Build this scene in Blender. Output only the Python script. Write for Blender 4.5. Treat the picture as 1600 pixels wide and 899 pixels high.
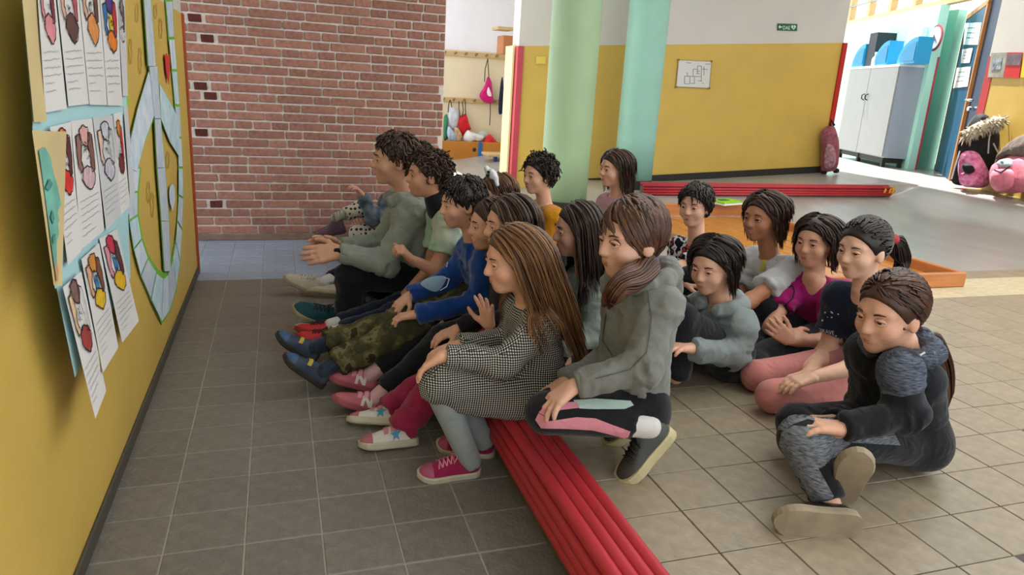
import bpy, bmesh, math, random
import numpy as np
from mathutils import Vector, Matrix
from mathutils.bvhtree import BVHTree
from mathutils.geometry import tessellate_polygon

for o in list(bpy.data.objects):
    bpy.data.objects.remove(o, do_unlink=True)
SC = bpy.context.scene
COL = SC.collection
random.seed(7)
RNG = np.random.default_rng(11)

# ------------------------------------------------------------------ camera
CAM_H = 1.25          # eye height above the lower floor
STEP = 0.19           # upper floor above the lower floor
FPX, PITCH, ROLL, YAW = 1118.0, 0.273, -0.0585, 0.323
def _cam_axes():
    cp, sp = math.cos(PITCH), math.sin(PITCH)
    fwd = np.array([math.sin(YAW)*cp, math.cos(YAW)*cp, -sp])
    right = np.array([math.cos(YAW), -math.sin(YAW), 0.0])
    down = np.cross(fwd, right)
    cr, sr = math.cos(ROLL), math.sin(ROLL)
    return right*cr+down*sr, -right*sr+down*cr, fwd
CR, CD, CF = _cam_axes()
CAMPOS = np.array([0, 0, CAM_H])
cam_data = bpy.data.cameras.new('camera')
cam = bpy.data.objects.new('camera', cam_data); COL.objects.link(cam)
cam_data.sensor_fit = 'HORIZONTAL'; cam_data.sensor_width = 36.0
cam_data.lens = FPX/1600*36
cam_data.clip_start = 0.05; cam_data.clip_end = 200
cam.matrix_world = Matrix(((CR[0], -CD[0], -CF[0], 0), (CR[1], -CD[1], -CF[1], 0), (CR[2], -CD[2], -CF[2], CAM_H), (0, 0, 0, 1)))
SC.camera = cam

# ------------------------------------------------------------------ world, sun, exposure
world = bpy.data.worlds.new('overcast_sky'); SC.world = world
world.use_nodes = True
bg = world.node_tree.nodes['Background']
bg.inputs[0].default_value = (0.93, 0.97, 1.0, 1); bg.inputs[1].default_value = 2.2
sun_d = bpy.data.lights.new('sun', 'SUN'); sun_d.energy = 15.0; sun_d.angle = 0.02; sun_d.color = (1, .97, .92)
sun = bpy.data.objects.new('sun', sun_d); COL.objects.link(sun)
SUN_DIR = Vector((-0.02, -0.45, -1.0)).normalized()
sun.rotation_euler = SUN_DIR.to_track_quat('-Z', 'Y').to_euler()
SC.view_settings.view_transform = 'Standard'
SC.view_settings.look = 'None'
SC.view_settings.gamma = 1.0
SC.view_settings.use_curve_mapping = False
SC.view_settings.exposure = 0.0

# ------------------------------------------------------------------ pixel <-> world
def ray(u, v): return CR*((u-800)/FPX)+CD*((v-449.5)/FPX)+CF
def onz(u, v, z): d = ray(u, v); return d*((z-CAM_H)/d[2])+CAMPOS
def ony(u, v, Y): d = ray(u, v); return d*(Y/d[1])+CAMPOS
def onx(u, v, X): d = ray(u, v); return d*(X/d[0])+CAMPOS
def onplane(u, v, p0, n): d = ray(u, v); n = np.asarray(n, float); return CAMPOS+d*(np.dot(np.asarray(p0)-CAMPOS, n)/np.dot(d, n))
def proj(P):
    q = np.asarray(P, float)-CAMPOS
    z = q@CF
    return 800+FPX*(q@CR)/z, 449.5+FPX*(q@CD)/z
def sstep(a, b, x): t = min(max((x-a)/(b-a), 0), 1); return t*t*(3-2*t)
def floor_z(x, y):      # the far floor climbs gently and turns into a ramp along the yellow wall
    z = STEP+.12*sstep(5.2, 6.2, y)*sstep(2.3, 3.2, x)+.14*sstep(6.3, 6.95, x)*sstep(4.0, 5.0, y)+.12*sstep(6.3, 6.95, x)*sstep(4.0, 5.0, y)*(1-sstep(5.2, 6.2, y))
    if y > 6.27: z = max(z, min(.45, STEP+.0648*max(x-2.37, 0)))
    return min(z, .45)
def onfloor(u, v):
    z = STEP
    for _ in range(40):
        p = onz(u, v, z); z = .5*z+.5*floor_z(p[0], p[1])
    return onz(u, v, z)
def top_at(base, u, v):  # height where the pixel meets the vertical line's depth over a base point
    d = ray(u, v); n = CF*np.array([1, 1, 0]); t = np.dot(np.asarray(base)-CAMPOS, n)/np.dot(d, n)
    return (CAMPOS+d*t)[2]

# ------------------------------------------------------------------ materials
def srgb(c):
    c = c.lstrip('#'); v = [int(c[i:i+2], 16)/255 for i in (0, 2, 4)]
    return tuple((x/12.92 if x <= .04045 else ((x+.055)/1.055)**2.4) for x in v)+(1,)
MATS = {}
def mat(name, col, rough=.7, var=.0, scale=8.0, bump=0.0, bscale=60.0, spec=.4, metal=0.0, stretch=None, sheen=0.0, objrand=0.0, col2=None, detail=4, alpha=1.0, trans=0.0, crease=0.0):
    if name in MATS: return MATS[name]
    m = bpy.data.materials.new(name); m.use_nodes = True
    nt = m.node_tree; N = nt.nodes; L = nt.links
    b = N['Principled BSDF']
    c1 = srgb(col) if isinstance(col, str) else col
    b.inputs['Base Color'].default_value = c1
    b.inputs['Roughness'].default_value = rough; b.inputs['Metallic'].default_value = metal
    b.inputs['Specular IOR Level'].default_value = spec
    if sheen: b.inputs['Sheen Weight'].default_value = sheen
    if alpha < 1: b.inputs['Alpha'].default_value = alpha
    if trans: b.inputs['Transmission Weight'].default_value = trans
    tc = N.new('ShaderNodeTexCoord')
    src = tc.outputs['Object']
    if stretch:
        mp = N.new('ShaderNodeMapping'); mp.inputs['Scale'].default_value = stretch
        L.new(src, mp.inputs['Vector']); src = mp.outputs['Vector']
    out = None
    if var or col2:
        nz = N.new('ShaderNodeTexNoise'); nz.inputs['Scale'].default_value = scale; nz.inputs['Detail'].default_value = detail
        L.new(src, nz.inputs['Vector'])
        rp = N.new('ShaderNodeValToRGB')
        rp.color_ramp.elements[0].position = .3; rp.color_ramp.elements[1].position = .7
        if col2:
            a, c = c1, srgb(col2)
        else:
            a = tuple(x*(1-var) for x in c1[:3])+(1,); c = tuple(min(1, x*(1+var)) for x in c1[:3])+(1,)
        rp.color_ramp.elements[0].color = a; rp.color_ramp.elements[1].color = c
        L.new(nz.outputs['Fac'], rp.inputs['Fac']); out = rp.outputs['Color']
    if objrand:
        oi = N.new('ShaderNodeObjectInfo'); hs = N.new('ShaderNodeHueSaturation')
        mr = N.new('ShaderNodeMapRange'); mr.inputs[3].default_value = 1-objrand; mr.inputs[4].default_value = 1+objrand
        L.new(oi.outputs['Random'], mr.inputs[0]); L.new(mr.outputs[0], hs.inputs['Value'])
        if out: L.new(out, hs.inputs['Color'])
        else: hs.inputs['Color'].default_value = c1
        out = hs.outputs['Color']
    if out: L.new(out, b.inputs['Base Color'])
    if bump:
        nb = N.new('ShaderNodeTexNoise'); nb.inputs['Scale'].default_value = bscale; nb.inputs['Detail'].default_value = 3
        L.new(src, nb.inputs['Vector'])
        bp = N.new('ShaderNodeBump'); bp.inputs['Strength'].default_value = bump; bp.inputs['Distance'].default_value = .01
        L.new(nb.outputs['Fac'], bp.inputs['Height']); L.new(bp.outputs['Normal'], b.inputs['Normal'])
        if crease:
            nc = N.new('ShaderNodeTexNoise'); nc.inputs['Scale'].default_value = 17; nc.inputs['Detail'].default_value = 2.5; nc.inputs['Distortion'].default_value = 1.6; nc.noise_type = 'RIDGED_MULTIFRACTAL'
            L.new(src, nc.inputs['Vector']); bc2 = N.new('ShaderNodeBump'); bc2.inputs['Strength'].default_value = crease; bc2.inputs['Distance'].default_value = .012
            L.new(nc.outputs['Fac'], bc2.inputs['Height']); L.new(bc2.outputs['Normal'], bp.inputs['Normal'])
    MATS[name] = m
    return m
def fabric(name, col, var=.18, rough=.9, bump=.25, scale=30, sheen=.15, col2=None, crease=.35): return mat(name, col, rough, var, scale, bump, 420, .15, sheen=sheen, col2=col2, crease=crease)

# ------------------------------------------------------------------ objects
ROOT = {}      # object -> location of the thing it belongs to
def put(o, parent):
    COL.objects.link(o)
    if parent is not None:
        o.parent = parent
def fast_mesh(name, V, F, mats, fmat=None, smooth=False):
    """V (n,3); F list of tuples or (m,k) array"""
    me = bpy.data.meshes.new(name)
    V = np.asarray(V, np.float32)
    if isinstance(F, np.ndarray):
        k = F.shape[1]; m = len(F)
        me.vertices.add(len(V)); me.vertices.foreach_set('co', V.ravel())
        me.loops.add(m*k); me.loops.foreach_set('vertex_index', F.astype(np.int32).ravel())
        me.polygons.add(m); me.polygons.foreach_set('loop_start', np.arange(0, m*k, k, dtype=np.int32))
        me.polygons.foreach_set('loop_total', np.full(m, k, np.int32))
        me.update(calc_edges=True)
    else:
        me.from_pydata([tuple(map(float, v)) for v in V], [], F); me.update()
    for mt in (mats if isinstance(mats, (list, tuple)) else [mats]): me.materials.append(mt)
    if fmat is not None: me.polygons.foreach_set('material_index', np.asarray(fmat, np.int32))
    if smooth: me.polygons.foreach_set('use_smooth', np.ones(len(me.polygons), bool))
    me.validate()
    return me
def obj(name, V, F, mats, parent=None, loc=None, fmat=None, smooth=False, kind=None):
    """mesh given in world coordinates; the object's origin is the thing's base"""
    V = np.asarray(V, float)
    if parent is not None: base = ROOT[parent.name]
    else:
        base = np.asarray(loc, float) if loc is not None else np.array([V[:, 0].mean(), V[:, 1].mean(), V[:, 2].min()])
    o = bpy.data.objects.new(name, fast_mesh(name, V-base, F, mats, fmat, smooth))
    put(o, parent)
    if parent is None: o.location = base
    ROOT[o.name] = base
    if kind: o['kind'] = kind
    return o
def thing(name, loc, label, cat, group=None):
    o = bpy.data.objects.new(name, None); COL.objects.link(o); o.location = loc; o.empty_display_size = .1
    ROOT[o.name] = np.asarray(loc, float)
    return tag(o, label, cat, group)
def tag(o, label, cat=None, group=None, kind=None):
    o['label'] = label
    if cat: o['category'] = cat
    if group: o['group'] = group
    if kind: o['kind'] = kind
    return o

class MB:
    def __init__(s): s.V = []; s.F = []; s.M = []
    def add(s, V, F, m=0):
        n = len(s.V); s.V += [tuple(map(float, v)) for v in V]; s.F += [tuple(i+n for i in f) for f in F]; s.M += [m]*len(F); return s
    def box(s, a, b, m=0, bev=0.0):
        a = np.minimum(a, b); b = np.maximum(a, b) if False else b
        return s.obox(((np.array(a)+np.array(b))/2), np.eye(3), (np.abs(np.array(b)-np.array(a))/2), m, bev)
    def obox(s, c, ax, hs, m=0, bev=0.0):
        """oriented box: centre, three axes (rows), half sizes, optional chamfer"""
        c = np.asarray(c, float); ax = np.asarray(ax, float); hs = np.asarray(hs, float)
        if bev <= 0:
            V = [c+(sx*hs[0])*ax[0]+(sy*hs[1])*ax[1]+(sz*hs[2])*ax[2] for sz in (-1, 1) for sy in (-1, 1) for sx in (-1, 1)]
            F = [(0, 2, 3, 1), (4, 5, 7, 6), (0, 1, 5, 4), (2, 6, 7, 3), (0, 4, 6, 2), (1, 3, 7, 5)]
            return s.add(V, F, m)
        bev = min(bev, *(hs*.98)); idx = {}; V = []
        for sx in (-1, 1):
            for sy in (-1, 1):
                for sz in (-1, 1):
                    for k in range(3):
                        h = hs-bev; h[k] = hs[k]
                        idx[(sx, sy, sz, k)] = len(V)
                        V.append(c+sx*h[0]*ax[0]+sy*h[1]*ax[1]+sz*h[2]*ax[2])
        F = []
        for k in range(3):
            i, j = (k+1) % 3, (k+2) % 3
            for sg in (-1, 1):
                q = []
                for (p, r) in ((-1, -1), (1, -1), (1, 1), (-1, 1)):
                    t = [0, 0, 0]; t[k] = sg; t[i] = p; t[j] = r; q.append(idx[(*t, k)])
                F.append(tuple(q if sg > 0 else q[::-1]))
        for k in range(3):
            i, j = (k+1) % 3, (k+2) % 3
            for p in (-1, 1):
                for r in (-1, 1):
                    q = []
                    for sg in (-1, 1):
                        t = [0, 0, 0]; t[k] = sg; t[i] = p; t[j] = r; q.append((idx[(*t, i)], idx[(*t, j)]))
                    f = (q[0][0], q[1][0], q[1][1], q[0][1]); F.append(f if p*r > 0 else f[::-1])
        for sx in (-1, 1):
            for sy in (-1, 1):
                for sz in (-1, 1):
                    f = tuple(idx[(sx, sy, sz, k)] for k in range(3)); F.append(f if sx*sy*sz > 0 else f[::-1])
        return s.add(V, F, m)
    def wallbox(s, p, q, z0, z1, th, m=0, z1b=None, z0b=None):
        """upright slab from p to q (xy), thickness th to the left of p->q"""
        p = np.array(p[:2], float); q = np.array(q[:2], float); d = (q-p)/np.linalg.norm(q-p); n = np.array([-d[1], d[0]])*th
        z1b = z1 if z1b is None else z1b; z0b = z0 if z0b is None else z0b
        V = [(*p, z0), (*q, z0b), (*(q+n), z0b), (*(p+n), z0), (*p, z1), (*q, z1b), (*(q+n), z1b), (*(p+n), z1)]
        return s.add(V, [(0, 3, 2, 1), (4, 5, 6, 7), (0, 1, 5, 4), (1, 2, 6, 5), (2, 3, 7, 6), (3, 0, 4, 7)], m)
    def tube(s, pts, r, n=8, m=0, caps=True, flat=1.0):
        pts = np.asarray(pts, float); k = len(pts); rr = np.broadcast_to(np.asarray(r, float), (k,))
        T = np.gradient(pts, axis=0); T /= np.linalg.norm(T, axis=1)[:, None]+1e-9
        up = np.array([0, 0, 1.0]) if abs(T[0][2]) < .9 else np.array([1.0, 0, 0])
        a = np.cross(T[0], up); a /= np.linalg.norm(a); V = []
        for i in range(k):
            a = a-T[i]*(a@T[i]); a /= np.linalg.norm(a); b = np.cross(T[i], a)
            for j in range(n):
                t = 2*math.pi*j/n; V.append(pts[i]+rr[i]*(math.cos(t)*a+flat*math.sin(t)*b))
        F = [(i*n+j, i*n+(j+1) % n, (i+1)*n+(j+1) % n, (i+1)*n+j) for i in range(k-1) for j in range(n)]
        if caps: F += [tuple(range(n))[::-1], tuple(range((k-1)*n, k*n))]
        return s.add(V, F, m)
    def lathe(s, c, prof, n=24, m=0):
        """prof: (r,z) pairs, around the vertical through c"""
        V = [(c[0]+r*math.cos(2*math.pi*j/n), c[1]+r*math.sin(2*math.pi*j/n), c[2]+z) for r, z in prof for j in range(n)]
        k = len(prof)
        F = [(i*n+j, i*n+(j+1) % n, (i+1)*n+(j+1) % n, (i+1)*n+j) for i in range(k-1) for j in range(n)]
        F += [tuple(range(n))[::-1], tuple(range((k-1)*n, k*n))]
        return s.add(V, F, m)
    def ball(s, c, r, n=8, m=0):
        r = np.broadcast_to(np.asarray(r, float), (3,)); V = []; F = []
        for i in range(n+1):
            th = math.pi*i/n
            for j in range(2*n): V.append((c[0]+r[0]*math.sin(th)*math.cos(math.pi*j/n), c[1]+r[1]*math.sin(th)*math.sin(math.pi*j/n), c[2]+r[2]*math.cos(th)))
        for i in range(n):
            for j in range(2*n): F.append((i*2*n+j, (i+1)*2*n+j, (i+1)*2*n+(j+1) % (2*n), i*2*n+(j+1) % (2*n)))
        return s.add(V, F, m)
    def build(s, name, mats, parent=None, loc=None, smooth=False, kind=None):
        return obj(name, s.V, s.F, mats, parent, loc, s.M, smooth, kind)

def copy_piece(name, me, loc, parent, rot=None, scale=None):
    o = bpy.data.objects.new(name, me); COL.objects.link(o); o.parent = parent
    o.location = np.asarray(loc, float)-ROOT[parent.name]
    if rot: o.rotation_euler = rot
    if scale: o.scale = scale
    return o

# value noise in numpy
_PERM = RNG.random((32, 32, 32)).astype(np.float32)
def vnoise(P):
    P = np.asarray(P, np.float32); i = np.floor(P).astype(np.int64); f = P-i; f = f*f*(3-2*f)
    x0, y0, z0 = (i[..., k] & 31 for k in range(3)); x1, y1, z1 = ((i[..., k]+1) & 31 for k in range(3))
    g = _PERM; fx, fy, fz = f[..., 0], f[..., 1], f[..., 2]
    c = lambda a, b, t: a+(b-a)*t
    return c(c(c(g[x0, y0, z0], g[x1, y0, z0], fx), c(g[x0, y1, z0], g[x1, y1, z0], fx), fy),
             c(c(g[x0, y0, z1], g[x1, y0, z1], fx), c(g[x0, y1, z1], g[x1, y1, z1], fx), fy), fz)
# ================================================================== THE SETTING
XW = -0.506
M_yellow = mat('yellow_wall_paint', '#caa951', .55, .06, 3, .12, 90, .35)
M_white = mat('white_wall_paint', '#cbc7c0', .7, .03, 3, .08, 90, .3)
M_grout = mat('floor_grout', '#57524a', .9, .1, 20)
def tile_mat(name, col, rough, r=.1, bump=.15):
    return mat(name, col, rough, .16, 26, bump, 75, .45, objrand=r, detail=6)
M_tile_low = tile_mat('slate_grey_tile', '#757067', .33, .07, .35)
M_tile_blue = tile_mat('blue_grey_tile', '#92a0b4', .45, .05)
M_tile_up = tile_mat('beige_tile', '#8f826d', .36, .06, .1)
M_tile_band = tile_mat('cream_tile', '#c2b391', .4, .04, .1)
M_dark = mat('black_skirting', '#26241f', .6)
def struct(o, label): o['kind'] = 'structure'; o['label'] = label; return o

# ---- lower floor: grout slab and single tiles
low = MB(); low.box((-3.2, -1.2, -.2), (.715, 6.2, -.0022)); low = struct(low.build('floor', mat('pale_floor_grout', '#9a948a', .8, .1, 20)), 'lower floor of slate grey square tiles')
tu = .173*(CAM_H-STEP); uy0 = 1.188*(CAM_H-STEP); UYE = uy0+13*tu-.001
up = MB(); up.box((.715, -1.2, -.2), (9.8, UYE, STEP-.005)); upf = struct(up.build('floor', M_grout), 'upper floor of beige square tiles')
def tile_mesh(name, sx, sy, m, g=.0035, d=.012, b=.0022):
    mb = MB(); mb.obox((0, 0, -d/2), np.eye(3), (sx/2-g/2, sy/2-g/2, d/2), 0, b)
    return fast_mesh(name, mb.V, mb.F, m)
def visible(x, y, z, mg=60):
    if y < .3: return False
    u, v = proj((x, y, z)); return -mg < u < 1600+mg and -mg < v < 899+mg+60
tx, ty = .206, .185
ml = tile_mesh('tile', tx, ty, M_tile_low, g=.004)
y0 = 1.461*CAM_H; x0 = .067*CAM_H*1.0+.003
cand = []
for i in range(-6, 5):
    for j in range(-6, 16):
        cx, cy = x0+(i+.5)*tx, y0+(j+.5)*ty
        if cx-tx/2 < XW-.12 or cx+tx/2 > .74+tx/2 or cy > 4.52: continue
        if visible(cx, cy, 0): cand.append((cx, cy))
for cx, cy in cand: copy_piece('tile', ml, (cx, cy, random.uniform(-.0008, .0004)), low)
tb = .206
mb_ = tile_mesh('tile', tb, tb, M_tile_blue, g=.003)
yb0 = y0+math.ceil((4.52-ty/2-y0)/ty)*ty+.0
for i in range(-8, 4):
    for j in range(0, 7):
        cx, cy = x0+(i+.5)*tb, yb0+(j+.5)*tb
        if cx < XW-1.2 or cx > .82 or cy > 5.85: continue
        copy_piece('tile', mb_, (cx, cy, 0), low)
# ---- upper floor: single tiles where the photo tells them apart
tu = .173*(CAM_H-STEP)
mu = tile_mesh('tile', tu, tu, M_tile_up, b=.0016); mc = tile_mesh('tile', tu, tu, M_tile_band, b=.0016)
ux0, uy0 = .937*(CAM_H-STEP), 1.188*(CAM_H-STEP)
allt = []
for i in range(-2, 46):
    for j in range(-4, 13):
        cx, cy = ux0+(i+.5)*tu, uy0+(j+.5)*tu
        if cx-tu/2 < .71 or cy > UYE or cx > 9.6: continue
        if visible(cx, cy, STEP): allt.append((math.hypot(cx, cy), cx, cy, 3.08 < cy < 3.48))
allt.sort()
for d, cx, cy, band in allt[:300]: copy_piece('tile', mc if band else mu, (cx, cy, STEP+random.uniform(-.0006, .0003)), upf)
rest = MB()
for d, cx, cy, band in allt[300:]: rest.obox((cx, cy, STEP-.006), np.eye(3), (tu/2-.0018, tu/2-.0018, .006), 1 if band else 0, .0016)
if rest.V: rest.build('tile_field', [M_tile_up, M_tile_band], upf, kind='stuff')
# ---- far floor: worn, polished, rising as a ramp to the right
M_far = mat('polished_far_floor', '#9c9a93', .28, .12, 5, .05, 30, .5, stretch=(1, .35, 1))
nx, ny = 120, 48; xs = np.linspace(.715, 14, nx); ys = np.concatenate([np.linspace(UYE, 6.2, 22), np.linspace(6.26, 6.28, 2), np.linspace(6.4, 14, 24)])
V = [(x, y, floor_z(x, y)-.001) for y in ys for x in xs]
F = [(j*nx+i, j*nx+i+1, (j+1)*nx+i+1, (j+1)*nx+i) for j in range(ny-1) for i in range(nx-1)]
struct(obj('floor', V, F, M_far, smooth=True), 'smooth grey far floor climbing gently to the right')

# ---- left wall with the drawings
TRIM_Y = 4.76
Zd = 1.55
mb = MB(); mb.box((XW-.16, -1.2, 0), (XW, TRIM_Y, Zd)); mb.box((XW-.16, -1.2, Zd), (XW, TRIM_Y, 3.3), 1)
struct(mb.build('wall_left', [M_yellow, M_white]), 'yellow painted wall with white top')
mb = MB(); mb.box((XW, -1.2, 0), (XW+.010, TRIM_Y, .05), 0, .003); struct(mb.build('baseboard_left', mat('grey_brown_skirting', '#4b463c', .6)), 'dark skirting below the yellow wall')
M_redwood = mat('red_brown_guard', '#9c4320', .5, .1, 6)
g = struct(MB().box((XW-.165, TRIM_Y-.004, 0), (XW+.012, TRIM_Y+.03, .02)).build('trim_1', M_redwood), 'red brown corner guard of the yellow wall')
MB().box((XW-.165, TRIM_Y, .02), (XW+.014, TRIM_Y+.028, .98), 0, .004).build('guard_strip', M_redwood, g)
MB().box((XW-.165, TRIM_Y, .985), (XW+.014, TRIM_Y+.028, Zd), 0, .004).build('guard_strip', M_redwood, g)

# ---- brick wall, brick by brick
YB = 5.74
M_mortar = mat('mortar', '#d6ccc2', .95, .12, 30, .5, 120)
M_brick = mat('brick', '#9a6e5f', .92, .2, 35, .6, 140, .15, objrand=.16)
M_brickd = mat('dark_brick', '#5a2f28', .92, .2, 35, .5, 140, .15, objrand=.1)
bw = struct(MB().box((-1.9, YB+.012, -.01), (1.262, YB+.32, 3.3)).build('wall_back', M_mortar), 'red brick wall behind the children')
LS, LH, CH, JT = .262, .128, .0655, .0135
def brick_mesh(l, seed, m):
    r = random.Random(seed); mb = MB(); mb.obox((0, 0, 0), np.eye(3), (l/2, .05, (CH-JT)/2), 0, .004)
    V = [(x+r.uniform(-.0022, .0022), y+(r.uniform(-.002, .002)), z+r.uniform(-.0018, .0018)) for x, y, z in mb.V]
    return fast_mesh('brick', V, mb.F, m)
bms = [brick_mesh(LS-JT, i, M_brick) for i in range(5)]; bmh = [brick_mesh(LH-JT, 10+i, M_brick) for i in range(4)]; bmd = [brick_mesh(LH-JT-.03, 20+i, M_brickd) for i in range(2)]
bc = {}
rows = 31
for rrow in range(rows):
    zc = .05+rrow*CH+CH/2
    if rrow % 2 == 0: x = -.78-.02*random.random(); seq = ['s', 'h']
    else: x = -.78+.10+.01*random.random(); seq = ['s', 'h']
    offs = [0, .5, .13, .62, .05, .45][rrow % 6]*(LS+LH); x = -.95-offs*.9
    k = 0
    while x < 1.262:
        l = LS if seq[k % 2] == 's' else LH; k += 1
        if random.random() < .08: l = LH if l == LS else LS
        xe = min(x+l, 1.262)
        w = xe-x
        if xe > -.63 and w > .04:
            kind = 's' if l == LS else 'h'
            me = random.choice(bms if kind == 's' else bmh); full = (LS if kind == 's' else LH)
            sx = (w-JT)/(full-JT)
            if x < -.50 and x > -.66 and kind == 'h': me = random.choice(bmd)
            copy_piece('brick', me, (x+JT/2+(w-JT)/2, YB+.05-.001+random.uniform(-.004, .003), zc), bw, scale=(sx, 1, 1))
        x = xe if xe < 1.262 else 9
MB().box((-.9, YB-.004, 0), (1.262, YB+.1, .05), 0, .006).build('base_course', mat('concrete_base', '#7d6658', .95, .15, 20, .4, 90), bw)

# ---- step with kick board and red foam tubes
M_kick = mat('step_riser', '#5c5244', .7, .15, 12)
struct(MB().box((.70, -1.2, 0), (.735, 5.74, STEP-.004)).build('trim_2', M_kick), 'brown riser board below the red tubes')
M_red = mat('red_foam_tube', '#b22c36', .5, .10, 5, .06, 25, .5)
pad = thing('step_edge_padding', (.74, 0, STEP), 'red foam tube padding along the near step edge the children sit on', 'padding')
tr = .0185
def tube_y(x, z, ya, yb, r, mt, par, name='foam_tube'):
    n = 9; pts = [(x+.0012*math.sin(i*1.7+z*90), ya+(yb-ya)*i/n, z+.001*math.cos(i*2.3+x*80)) for i in range(n+1)]
    return MB().tube(pts, r, 14).build(name, mt, par, smooth=True)
for z in (.088, .125, .162): tube_y(.681, z, -.9, 5.70, tr, M_red, pad)
for x in (.692, .727, .762, .797): tube_y(x, STEP+.010+(.002 if x > .7 else 0), -.9, 5.70, tr+.001, M_red, pad)

# ---- wall with the emergency plan: runs along Y=7.3, floor in front of it is the ramp
def wall_z(x): return STEP+.0648*(x-2.37)
WX0, WX1, WY = 2.37, 6.38, 7.31
def dado(x): return 1.655+(1.97-1.655)*(x-WX0)/(WX1-WX0)
mb = MB(); mb.wallbox((WX0, WY), (WX1, WY), STEP-.1, dado(WX0), .22, 0, dado(WX1)); mb.wallbox((WX0, WY), (WX1, WY), dado(WX0), 3.3, .22, 1, 3.3, dado(WX1))
struct(mb.build('wall_middle', [M_yellow, M_white]), 'yellow and white wall behind the two columns')
mb = MB(); mb.wallbox((2.9, WY-.012), (WX1-.03, WY-.012), wall_z(2.9)-.02, wall_z(2.9)+.075, .012, 0, wall_z(WX1)+.075, wall_z(WX1)-.02)
struct(mb.build('baseboard_middle', M_dark), 'dark skirting of the middle yellow wall')
M_pink = mat('pink_corner_guard', '#b9404e', .5, .06, 5); M_guard = mat('red_corner_guard', '#b5201f', .5, .06, 5)
struct(MB().wallbox((WX1-.012, WY-.02), (WX1+.05, WY-.02), wall_z(WX1)-.03, 1.97, .1).build('trim_3', M_guard), 'red corner guard at the right end of the middle wall')
struct(MB().wallbox((WX0-.012, WY-.014), (WX0+.05, WY-.014), STEP-.03, 1.655, .08).build('trim_4', M_pink), 'pink corner guard at the left end of the middle wall')
M_cream = mat('cream_wall_paint', '#e9d9a4', .7, .04, 3)
struct(MB().wallbox((WX0-.02, WY+.07), (WX0-.02+.001, WY+.33), STEP-.03, 1.66, .02).build('trim_5', M_cream), 'cream end face of the middle wall')

# ---- two round columns
def column(ul, ur, vt, Y, m, label):
    a = ony(ul, vt, Y); b = ony(ur, vt, Y); c = (a+b)/2
    dep = np.dot(c-CAMPOS, CF); r = (ur-ul)/2*dep/FPX*.985
    ccx, ccy = c[0], c[1]
    t = thing('column', (ccx, ccy, floor_z(ccx, ccy)), label, 'column')
    z0 = floor_z(ccx, ccy)
    MB().lathe((ccx, ccy, 0), [(r*1.0, z0+.09), (r, z0+.5), (r, 1.5), (r, 2.4), (r, 3.3)], 40).build('shaft', m, t, smooth=True)
    MB().lathe((ccx, ccy, 0), [(r*1.03, z0-.02), (r*1.03, z0+.085), (r*1.0, z0+.09)], 40).build('plinth_ring', M_dark, t, smooth=False)
column(855, 933, 112, 6.05, mat('sage_column_paint', '#93ad87', .45, .05, 4, .05, 60, .4), 'sage green round column nearer the brick wall')
column(973.5, 1036, 112, 6.75, mat('mint_column_paint', '#8dbcab', .45, .05, 4, .05, 60, .4), 'mint round column in front of the plan')

# ---- cloakroom seen past the brick wall
YC = 10.6
M_lilac = mat('pale_white_plaster', '#dfdde6', .8, .03, 3)
mb = MB(); mb.wallbox((1.2, YC), (3.9, YC), 0, 1.72, .2, 0); mb.wallbox((1.2, YC), (3.9, YC), 1.72, 3.4, .2, 1)
struct(mb.build('wall_cloakroom', [mat('cream_dado', '#d8cbb0', .7, .04, 3), M_lilac]), 'cream and white cloakroom wall with peg rails')
# ================================================================== OUTER SHELL
M_ceil = mat('white_ceiling', '#d8d8d4', .8, .02, 3)
mb = MB()
SK = (1.9, 5.4, -.6, 4.6)     # added roof light, out of view, to brighten the upper floor
for a, b in (((-3.2, -1.5), (SK[0], 6.2)), ((2.2, 6.2), (SK[1], 10.8)), ((-3.2, 10.4), (2.2, 10.8)), ((SK[1], -1.5), (6.9, 10.8)), ((SK[0], -1.5), (SK[1], SK[2])), ((SK[0], SK[3]), (SK[1], 6.2))): mb.box((*a, 3.3), (*b, 3.45))  # right edge and rear gap shaped for the sun band and cloakroom daylight
struct(mb.build('ceiling', M_ceil), 'unseen white ceiling with openings shaped to let light in')
sk_ = struct(MB().box((SK[0], 1.98, 3.32), (SK[1], 2.04, 3.42)).build('added_roof_light', M_white), 'bars of an added, unseen roof light above the upper floor')
M_diffuser = bpy.data.materials.new('added_diffuser'); M_diffuser.use_nodes = True  # diffusing sheet for the added roof light, softens sun and sky
_n = M_diffuser.node_tree.nodes; _l = M_diffuser.node_tree.links; _n.remove(_n['Principled BSDF']); _t = _n.new('ShaderNodeBsdfTranslucent'); _t.inputs[0].default_value = (.55, .56, .57, 1); _l.new(_t.outputs[0], _n['Material Output'].inputs[0])
for xa, xb in ((SK[0], 2.8), (2.85, 3.65), (3.70, 4.5), (4.55, SK[1])):
    for ya, yb in ((SK[2], 1.98), (2.04, SK[3])): obj('pane', [(xa, ya, 3.4), (xb, ya, 3.4), (xb, yb, 3.4), (xa, yb, 3.4)], [(0, 1, 2, 3)], M_diffuser, sk_)
for x in (2.8, 3.65, 4.5): MB().box((x, SK[2], 3.32), (x+.05, SK[3], 3.42)).build('bar', M_white, sk_)
struct(MB().box((-3.3, 5.9, 0), (-1.9, 6.1, 3.3)).build('wall_passage', M_white), 'white wall of the side passage')

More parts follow.
